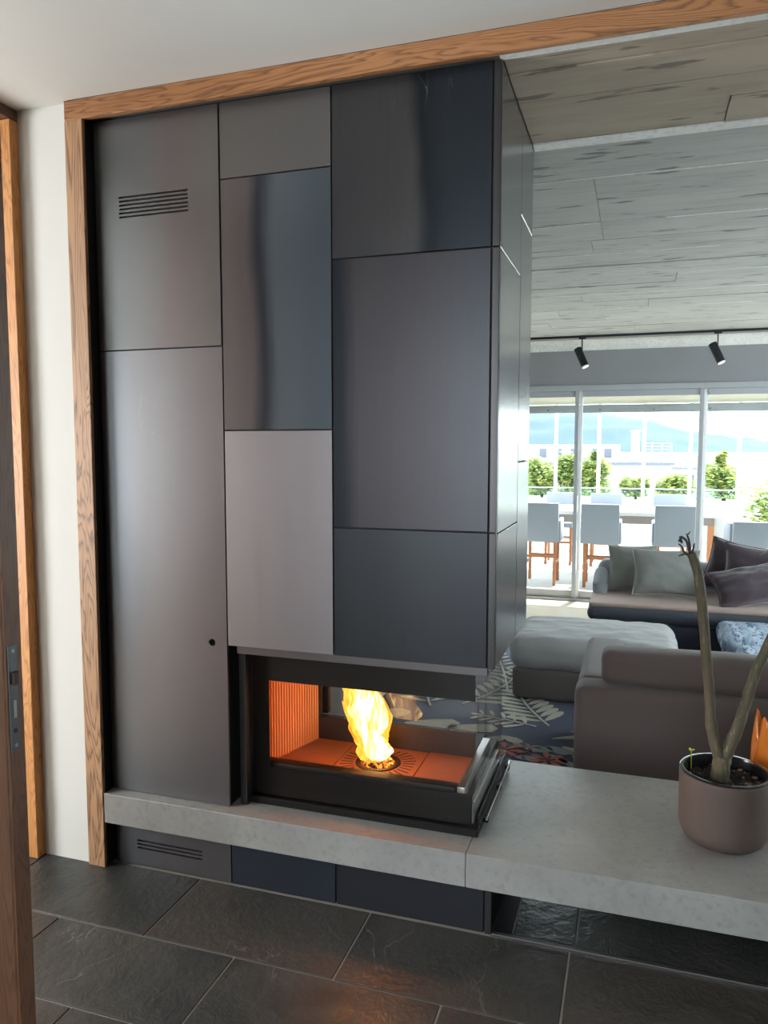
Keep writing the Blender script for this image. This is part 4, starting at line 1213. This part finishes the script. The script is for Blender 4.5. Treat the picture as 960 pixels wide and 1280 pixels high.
# ------------------------------------------------------------------ terrace
struct(box('floor', -9, 9, 8.621, 12.60, -0.32, ZL - 0.001, M['terrace_tile']))
struct(box('wall_outside', -9, 9, 8.605, 8.62, 2.145, 3.6, M['outside_render']))
struct(box('ceiling', -9, 9, 8.621, 9.60, 2.56, 2.80, M['outside_render']), 'unseen roof overhang added above the windows to keep the sun out')  # out-of-view slab added to shade the room from the sun
aw = thing('awning', 'retracted cream awning with a grey front bar above the windows', 'awning', (0, 8.75, 2.0))
m = N('awning_cloth')
d1 = m.n('BsdfDiffuse'); d1.inputs[0].default_value = srgb(214, 212, 200)
t1 = m.n('BsdfTranslucent'); t1.inputs[0].default_value = srgb(214, 211, 198)
mx = m.n('MixShader'); mx.inputs[0].default_value = 0.5
m.l(d1.outputs[0], mx.inputs[1]); m.l(t1.outputs[0], mx.inputs[2]); m.l(mx.outputs[0], m.out.inputs[0])
bm = bmesh.new()
add_box(bm, -3.4, 3.4, 0, 0.36, -0.002, 0.002, mtx=Matrix.Translation((0, 8.63, 2.20)) @ Matrix.Rotation(math.radians(-40), 4, 'X'))
link_bm('cloth', bm, m.m, aw, smooth=None)
bar = box('front_bar', -3.42, 3.42, 8.86, 8.92, 1.872, 1.962, M['alu'], aw, 0.006, 2)
for k in range(12):
    x = -3.2 + k * 0.56
    bm = bmesh.new(); add_tube(bm, [(x, 8.8605, 1.905), (x, 8.857, 1.905)], 0.008, 10)
    link_bm('bolt', bm, M['iron'], bar)
for x in (-3.41, 3.41):
    tube('arm', [(x, 8.622, 2.16), (x, 8.89, 1.94)], 0.015, M['white_alu'], aw, 8)

def chair(name, label, x, y, rz, group, w=0.44, zb=(0.525, 0.99), seat=0.575, mat='terrace_fabric', leg='teak'):
    """local frame: floor at z = 0, sitter looks along +Y"""
    o = thing(name, label, 'chair', (0, 0, 0), group)
    org = (0, 0, 0)
    def B(n_, x0, x1, y0, y1, z0, z1, mt, bev=0.012):
        bm = bmesh.new(); add_box(bm, x0, x1, y0, y1, z0, z1, bev, 2); return link_bm(n_, bm, mt, o, smooth=40, origin=org)
    h = w / 2
    B('backrest', -h, h, -0.28, -0.225, zb[0], zb[1], M[mat])
    B('seat', -h + 0.022, h - 0.022, -0.222, 0.26, seat - 0.05, seat + 0.02, M[mat])
    for s in (-1, 1):
        B('arm', s * h - 0.022 + (0.0 if s > 0 else 0), s * h + 0.022, -0.222, 0.20, zb[0], zb[0] + 0.26, M[mat])
        for yy in (-0.20, 0.20):
            bm = bmesh.new(); add_box(bm, s * (h - 0.045) - 0.018, s * (h - 0.045) + 0.018, yy - 0.018, yy + 0.018, 0.0, seat - 0.051, 0.003, 1)
            link_bm('leg', bm, M[leg], o, smooth=40, origin=org)
        bm = bmesh.new(); add_box(bm, s * (h - 0.045) - 0.010, s * (h - 0.045) + 0.010, -0.181, 0.181, 0.25, 0.28)
        link_bm('stretcher', bm, M[leg], o, smooth=40, origin=org)
    for yy, z_ in ((-0.20, 0.33), (0.20, 0.30)):
        bm = bmesh.new(); add_box(bm, -h + 0.064, h - 0.064, yy - 0.010, yy + 0.010, z_, z_ + 0.03)
        link_bm('stretcher', bm, M[leg], o, smooth=40, origin=org)
    o.location = (x, y, ZL); o.rotation_euler = (0, 0, rz)
    return o
NEAR = 'terrace chairs on the house side of the table'
c1 = chair('terrace_chair', 'pale fabric armchair on the terrace, leftmost, half hidden by the steel side', -1.07, 9.48, 0, NEAR, 0.43)
c2 = copy_tree(c1); c2['label'] = 'pale fabric armchair on the terrace, just right of the first window mullion'; c2.location.x = -0.385
c3 = copy_tree(c1); c3['label'] = 'pale fabric armchair on the terrace, left of the second window mullion'; c3.location.x = 0.425
FAR_ = 'terrace chairs beyond the table'
for x, lb in ((-1.02, 'back of the armchair beyond the table, behind the leftmost terrace chair'), (-0.40, 'back of the armchair beyond the table, behind the middle terrace chair'), (0.45, 'back of the armchair beyond the table, behind the third terrace chair')):
    c = copy_tree(c1); c['label'] = lb; c['group'] = FAR_; c.location = (x, 11.18, ZL); c.rotation_euler = (0, 0, PI)
chair('lounge_chair', 'low wide pale chair past the right end of the terrace table', 1.34, 9.32, math.radians(3), None, 0.70, (0.565, 0.845), 0.53)

tb = thing('terrace_table', 'long whitish table laid out on the terrace between the chairs', 'table', (-0.7, 10.35, ZL))
box('tabletop', -2.6, 1.17, 9.86, 10.86, 0.655, 0.705, M['table_white'], tb, 0.006, 2)
box('apron', -2.5, 0.90, 9.96, 9.99, 0.55, 0.6545, M['teak_grey'], tb, 0.003, 1)
box('apron', -2.5, 0.90, 10.73, 10.76, 0.55, 0.6545, M['teak_grey'], tb, 0.003, 1)
for x in (-2.45, 0.91):
    box('leg', x, x + 0.13, 9.94, 10.05, ZL, 0.6545, M['table_white'], tb, 0.004, 1)
    box('leg', x - 0.02, x + 0.09, 10.66, 10.77, ZL, 0.6545, M['teak'], tb, 0.004, 1)

# glass balustrade with slim posts
bl = thing('glass_balustrade', 'glass balustrade with slim white posts along the terrace edge', 'balustrade', (0, 12.5, ZL))
box('kerb', -8.9, 8.9, 12.42, 12.58, ZL, 0.02, M['outside_render'], bl, 0.004, 1)
box('bottom_rail', -8.9, 8.9, 12.47, 12.53, 0.0205, 0.10, M['alu'], bl, 0.003, 1)
pxs = [-7.55, -6.92, -6.29, -5.66, -5.03, -4.40, -3.77, -3.14, -2.51, -1.87, -1.22, -0.565, 0.10, 0.765, 1.435, 2.10, 2.77, 3.44, 4.1]
for k, x in enumerate(pxs):
    tube('post', [(x, 12.5, 0.1005), (x, 12.5, 3.2)], 0.026, M['white_alu'], bl, 10)
    if k < 14:
        box('glass_panel', x + 0.03, (pxs[k + 1]) - 0.03, 12.494, 12.506, 0.1005, 0.845, M['rail_glass'], bl)
        box('top_rail', x + 0.028, (pxs[k + 1]) - 0.028, 12.488, 12.512, 0.8455, 0.862, M['rail_glass'] if False else M['alu'], bl)

# planters and shrubs beyond it
M['planter'] = plain('planter', srgb(226, 224, 218), 0.8)
m = N('foliage')
oi = m.n('ObjectInfo')
geo = m.n('TexCoord')
f = m.noise(m.coord((1, 1, 1)), 9, 3)
c_ = m.ramp(f, [(0.3, srgb(88, 110, 78)), (0.5, srgb(140, 156, 96)), (0.7, srgb(206, 206, 130))])
d1 = m.n('BsdfDiffuse'); t1 = m.n('BsdfTranslucent'); mx = m.n('MixShader'); mx.inputs[0].default_value = 0.45
m.l(c_, d1.inputs[0]); m.l(c_, t1.inputs[0]); m.l(d1.outputs[0], mx.inputs[1]); m.l(t1.outputs[0], mx.inputs[2]); m.l(mx.outputs[0], m.out.inputs[0])
M['foliage'] = m.m
def shrub(x, y, z0, w, h, nleaf, label, group, seed, leaf=0.045, spire=0.0):
    g = random.Random(seed)
    o = thing('shrub', label, 'shrub', (x, y, z0), group)
    bm = bmesh.new()
    lumps = [(g.uniform(-0.32, 0.32) * w, g.uniform(-0.2, 0.2) * w, g.uniform(0.24, 0.72) * h, g.uniform(0.24, 0.36)) for _ in range(12)]
    if spire: lumps += [(g.uniform(-0.1, 0.1) * w, 0, h * t, 0.10) for t in (0.85, 0.95, 1.02)]
    for k in range(nleaf):
        lx, ly, lz, lr = g.choice(lumps)
        d = Vector((g.gauss(0, 1), g.gauss(0, 1), g.gauss(0, 1))).normalized() * (g.random() ** 0.45)
        p = Vector((x + lx + d.x * lr * w, y + ly + d.y * lr * w * 0.8, z0 + lz + d.z * lr * h))
        if p.z < z0 + 0.03: p.z = z0 + 0.03 + g.random() * 0.1
        mt = Matrix.Translation(p) @ Matrix.Rotation(g.uniform(0, 2 * PI), 4, 'Z') @ Matrix.Rotation(g.uniform(-1.2, 1.2), 4, 'X')
        s = leaf * g.uniform(0.6, 1.25)
        q = [bm.verts.new(mt @ Vector(c)) for c in ((-s, 0, 0), (0, -s * 0.42, 0.12 * s), (s, 0, 0), (0, s * 0.42, 0.12 * s))]
        bm.faces.new(q)
    link_bm('foliage', bm, M['foliage'], o, smooth=None)
    for k in range(3):
        lx, ly, lz, lr = lumps[k]
        tube('stem', [(x + 0.02 * k, y, z0), (x + lx * 0.5, y + ly * 0.5, z0 + lz * 0.5), (x + lx, y + ly, z0 + lz)], [0.018, 0.014, 0.006], M['bark'], o, 6)
HEDGE = 'planter shrubs along the terrace'
for k, (x0, x1) in enumerate(((-3.3, -0.40), (-0.30, 0.98), (1.02, 1.85))):
    pl = box('planter', x0, x1, 13.55, 14.45, -3.0 if False else 0.0, 0.60, M['planter'], None, 0.01, 1)
    tag(pl, ('long white planter trough beyond the balustrade, left stretch', 'white planter trough beyond the balustrade, middle stretch', 'short white planter trough beyond the balustrade, right stretch')[k], 'planter', 'white planters beyond the balustrade')
struct(box('floor', -9, 9, 12.601, 15.5, -0.32, -0.001, M['terrace_tile'])) 
for i, (x, w, h, lb, sp) in enumerate(((-1.62, 0.62, 0.72, 'sunlit yellow-green shrub beside the steel column edge', 0), (-1.12, 0.60, 0.80, 'sunlit shrub seen left of the first window mullion', 0),
                                       (-0.70, 0.50, 0.74, 'sunlit shrub just right of the first window mullion', 1), (-0.02, 0.46, 0.44, 'small dark round shrub in the middle planter', 0), (0.62, 0.62, 0.44, 'low shrub left of the second window mullion', 0), (1.38, 0.72, 0.74, 'largest bushy shrub right of the second window mullion', 1))):
    shrub(x, 14.0, 0.601, w, h, 3200, lb, HEDGE, 20 + i, 0.042, sp)
shrub(2.15, 13.2, 0.0, 0.95, 1.15, 2000, 'pale variegated bush standing outside at the right edge', None, 40, 0.05)

# neighbour houses and hills across the valley
M['house_white'] = plain('house_white', srgb(150, 150, 150), 0.8, 0, 3, 0.03, 0.0)
M['house_dark'] = plain('house_dark', srgb(84, 88, 98), 0.6)
ground_m = plain('valley', srgb(120, 128, 130), 0.9, 0, 0.05, 0.05, 0)
gd = box('ground', -1500, 1500, 15.6, 1400, -9.0, -8.0, ground_m)
struct(gd, 'pale ground of the valley below the terrace')
hs1 = thing('house', 'white flat-roofed house with railing and chimney beyond the shrubs', 'house', (-1.5, 42, -8))
box('wall', -5.6, 1.6, 40, 46, -8.0, 0.62, M['house_white'], hs1)
box('roof_slab', -5.7, 1.75, 39.8, 46.2, 0.625, 0.74, M['house_dark'], hs1)
up = box('upper_storey', -5.6, -0.9, 41.5, 45.5, 0.745, 1.62, M['house_white'], hs1)
for x in (-4.9, -4.1, -3.3, -2.2, -1.6):
    box('window', x, x + 0.35, 41.46, 41.499, 0.95, 1.40, M['house_dark'], up)
ch = box('chimney', -0.30, 0.12, 41.0, 41.6, 0.745, 2.25, M['house_white'], hs1)
box('chimney_cap', -0.36, 0.18, 40.94, 41.66, 2.255, 2.33, M['house_white'], ch)
rl = thing('roof_railing', 'white roof terrace railing on the house beyond the shrubs', 'railing', (0.9, 40.3, 0.75))
for x in (0.25, 0.70, 1.15, 1.60): box('railing_post', x - 0.03, x + 0.03, 40.2, 40.26, 0.745, 1.66, M['house_white'], rl)
for k in range(6): box('railing_bar', 0.25, 1.60, 40.265, 40.285, 0.90 + 0.15 * k, 0.94 + 0.15 * k, M['house_white'], rl)
hs2 = thing('house', 'low white house right of the railed roof, behind the planters', 'house', (3, 50, -8))
box('wall', -0.5, 5.2, 50, 56, -8.0, 0.25, M['house_white'], hs2)
box('roof_slab', -0.6, 5.3, 49.8, 56.2, 0.255, 0.42, M['house_white'], hs2)
for x in (1.0, 2.6, 4.0): box('window', x, x + 0.7, 49.95, 49.999, -0.9, -0.2, M['house_dark'], hs2)

hm = N('hazy_hill')  # blue of the distant air is put into the base colour
f = hm.noise(hm.coord((1, 1, 1), rand=False), 0.012, 5, 0.6)
M['hill'] = hm.bsdf(hm.mix((0.010, 0.032, 0.072, 1), (0.022, 0.050, 0.092, 1), f), 1.0)
def hill(prof, y0, y1, label, seed, zb):
    bm = bmesh.new(); nx, ny = 160, 26
    xa, xb = prof[0][0], prof[-1][0]
    rowsv = []
    for j in range(ny + 1):
        t = j / ny; rowv = []
        for i in range(nx + 1):
            x = xa + (xb - xa) * i / nx
            for k in range(len(prof) - 1):
                if prof[k][0] <= x <= prof[k + 1][0]:
                    u = (x - prof[k][0]) / (prof[k + 1][0] - prof[k][0]); u = u * u * (3 - 2 * u)
                    top = prof[k][1] * (1 - u) + prof[k + 1][1] * u
            yy = y0 + (y1 - y0) * t
            s = math.sin(min(1, t / 0.8) * PI / 2)
            z = zb + (top - zb) * s + 9 * s * mnoise.noise(Vector((x / 60 + seed, yy / 90, 0))) + 4 * s * mnoise.noise(Vector((x / 17 + seed, yy / 30, 2)))
            rowv.append(bm.verts.new((x * (1 + 0.0 * t), yy, z)))
        rowsv.append(rowv)
    for j in range(ny):
        for i in range(nx): bm.faces.new((rowsv[j][i], rowsv[j][i + 1], rowsv[j + 1][i + 1], rowsv[j + 1][i]))
    o = link_bm('hill', bm, M['hill'], smooth=60)
    tag(o, label, 'hill', kind='structure')
K = 2000 / 600
hill([(-1500, 60), (-700, 96), (-80.2 * K, 26.7 * K), (-27 * K, 25 * K), (-4.1 * K, 20 * K), (40 * K, 10 * K), (62 * K, 6.5 * K), (87 * K, 2.5 * K), (700, -20), (1500, -30)], 1300, 2100, 'haze-tinted wooded hill across the valley, highest on the left', 1.0, -40)
hill([(-1500, -10), (60, -10), (180, 4), (330, 12), (520, 26), (900, 70), (1500, 90)], 2400, 3000, 'paler second ridge behind on the right', 6.0, -60)
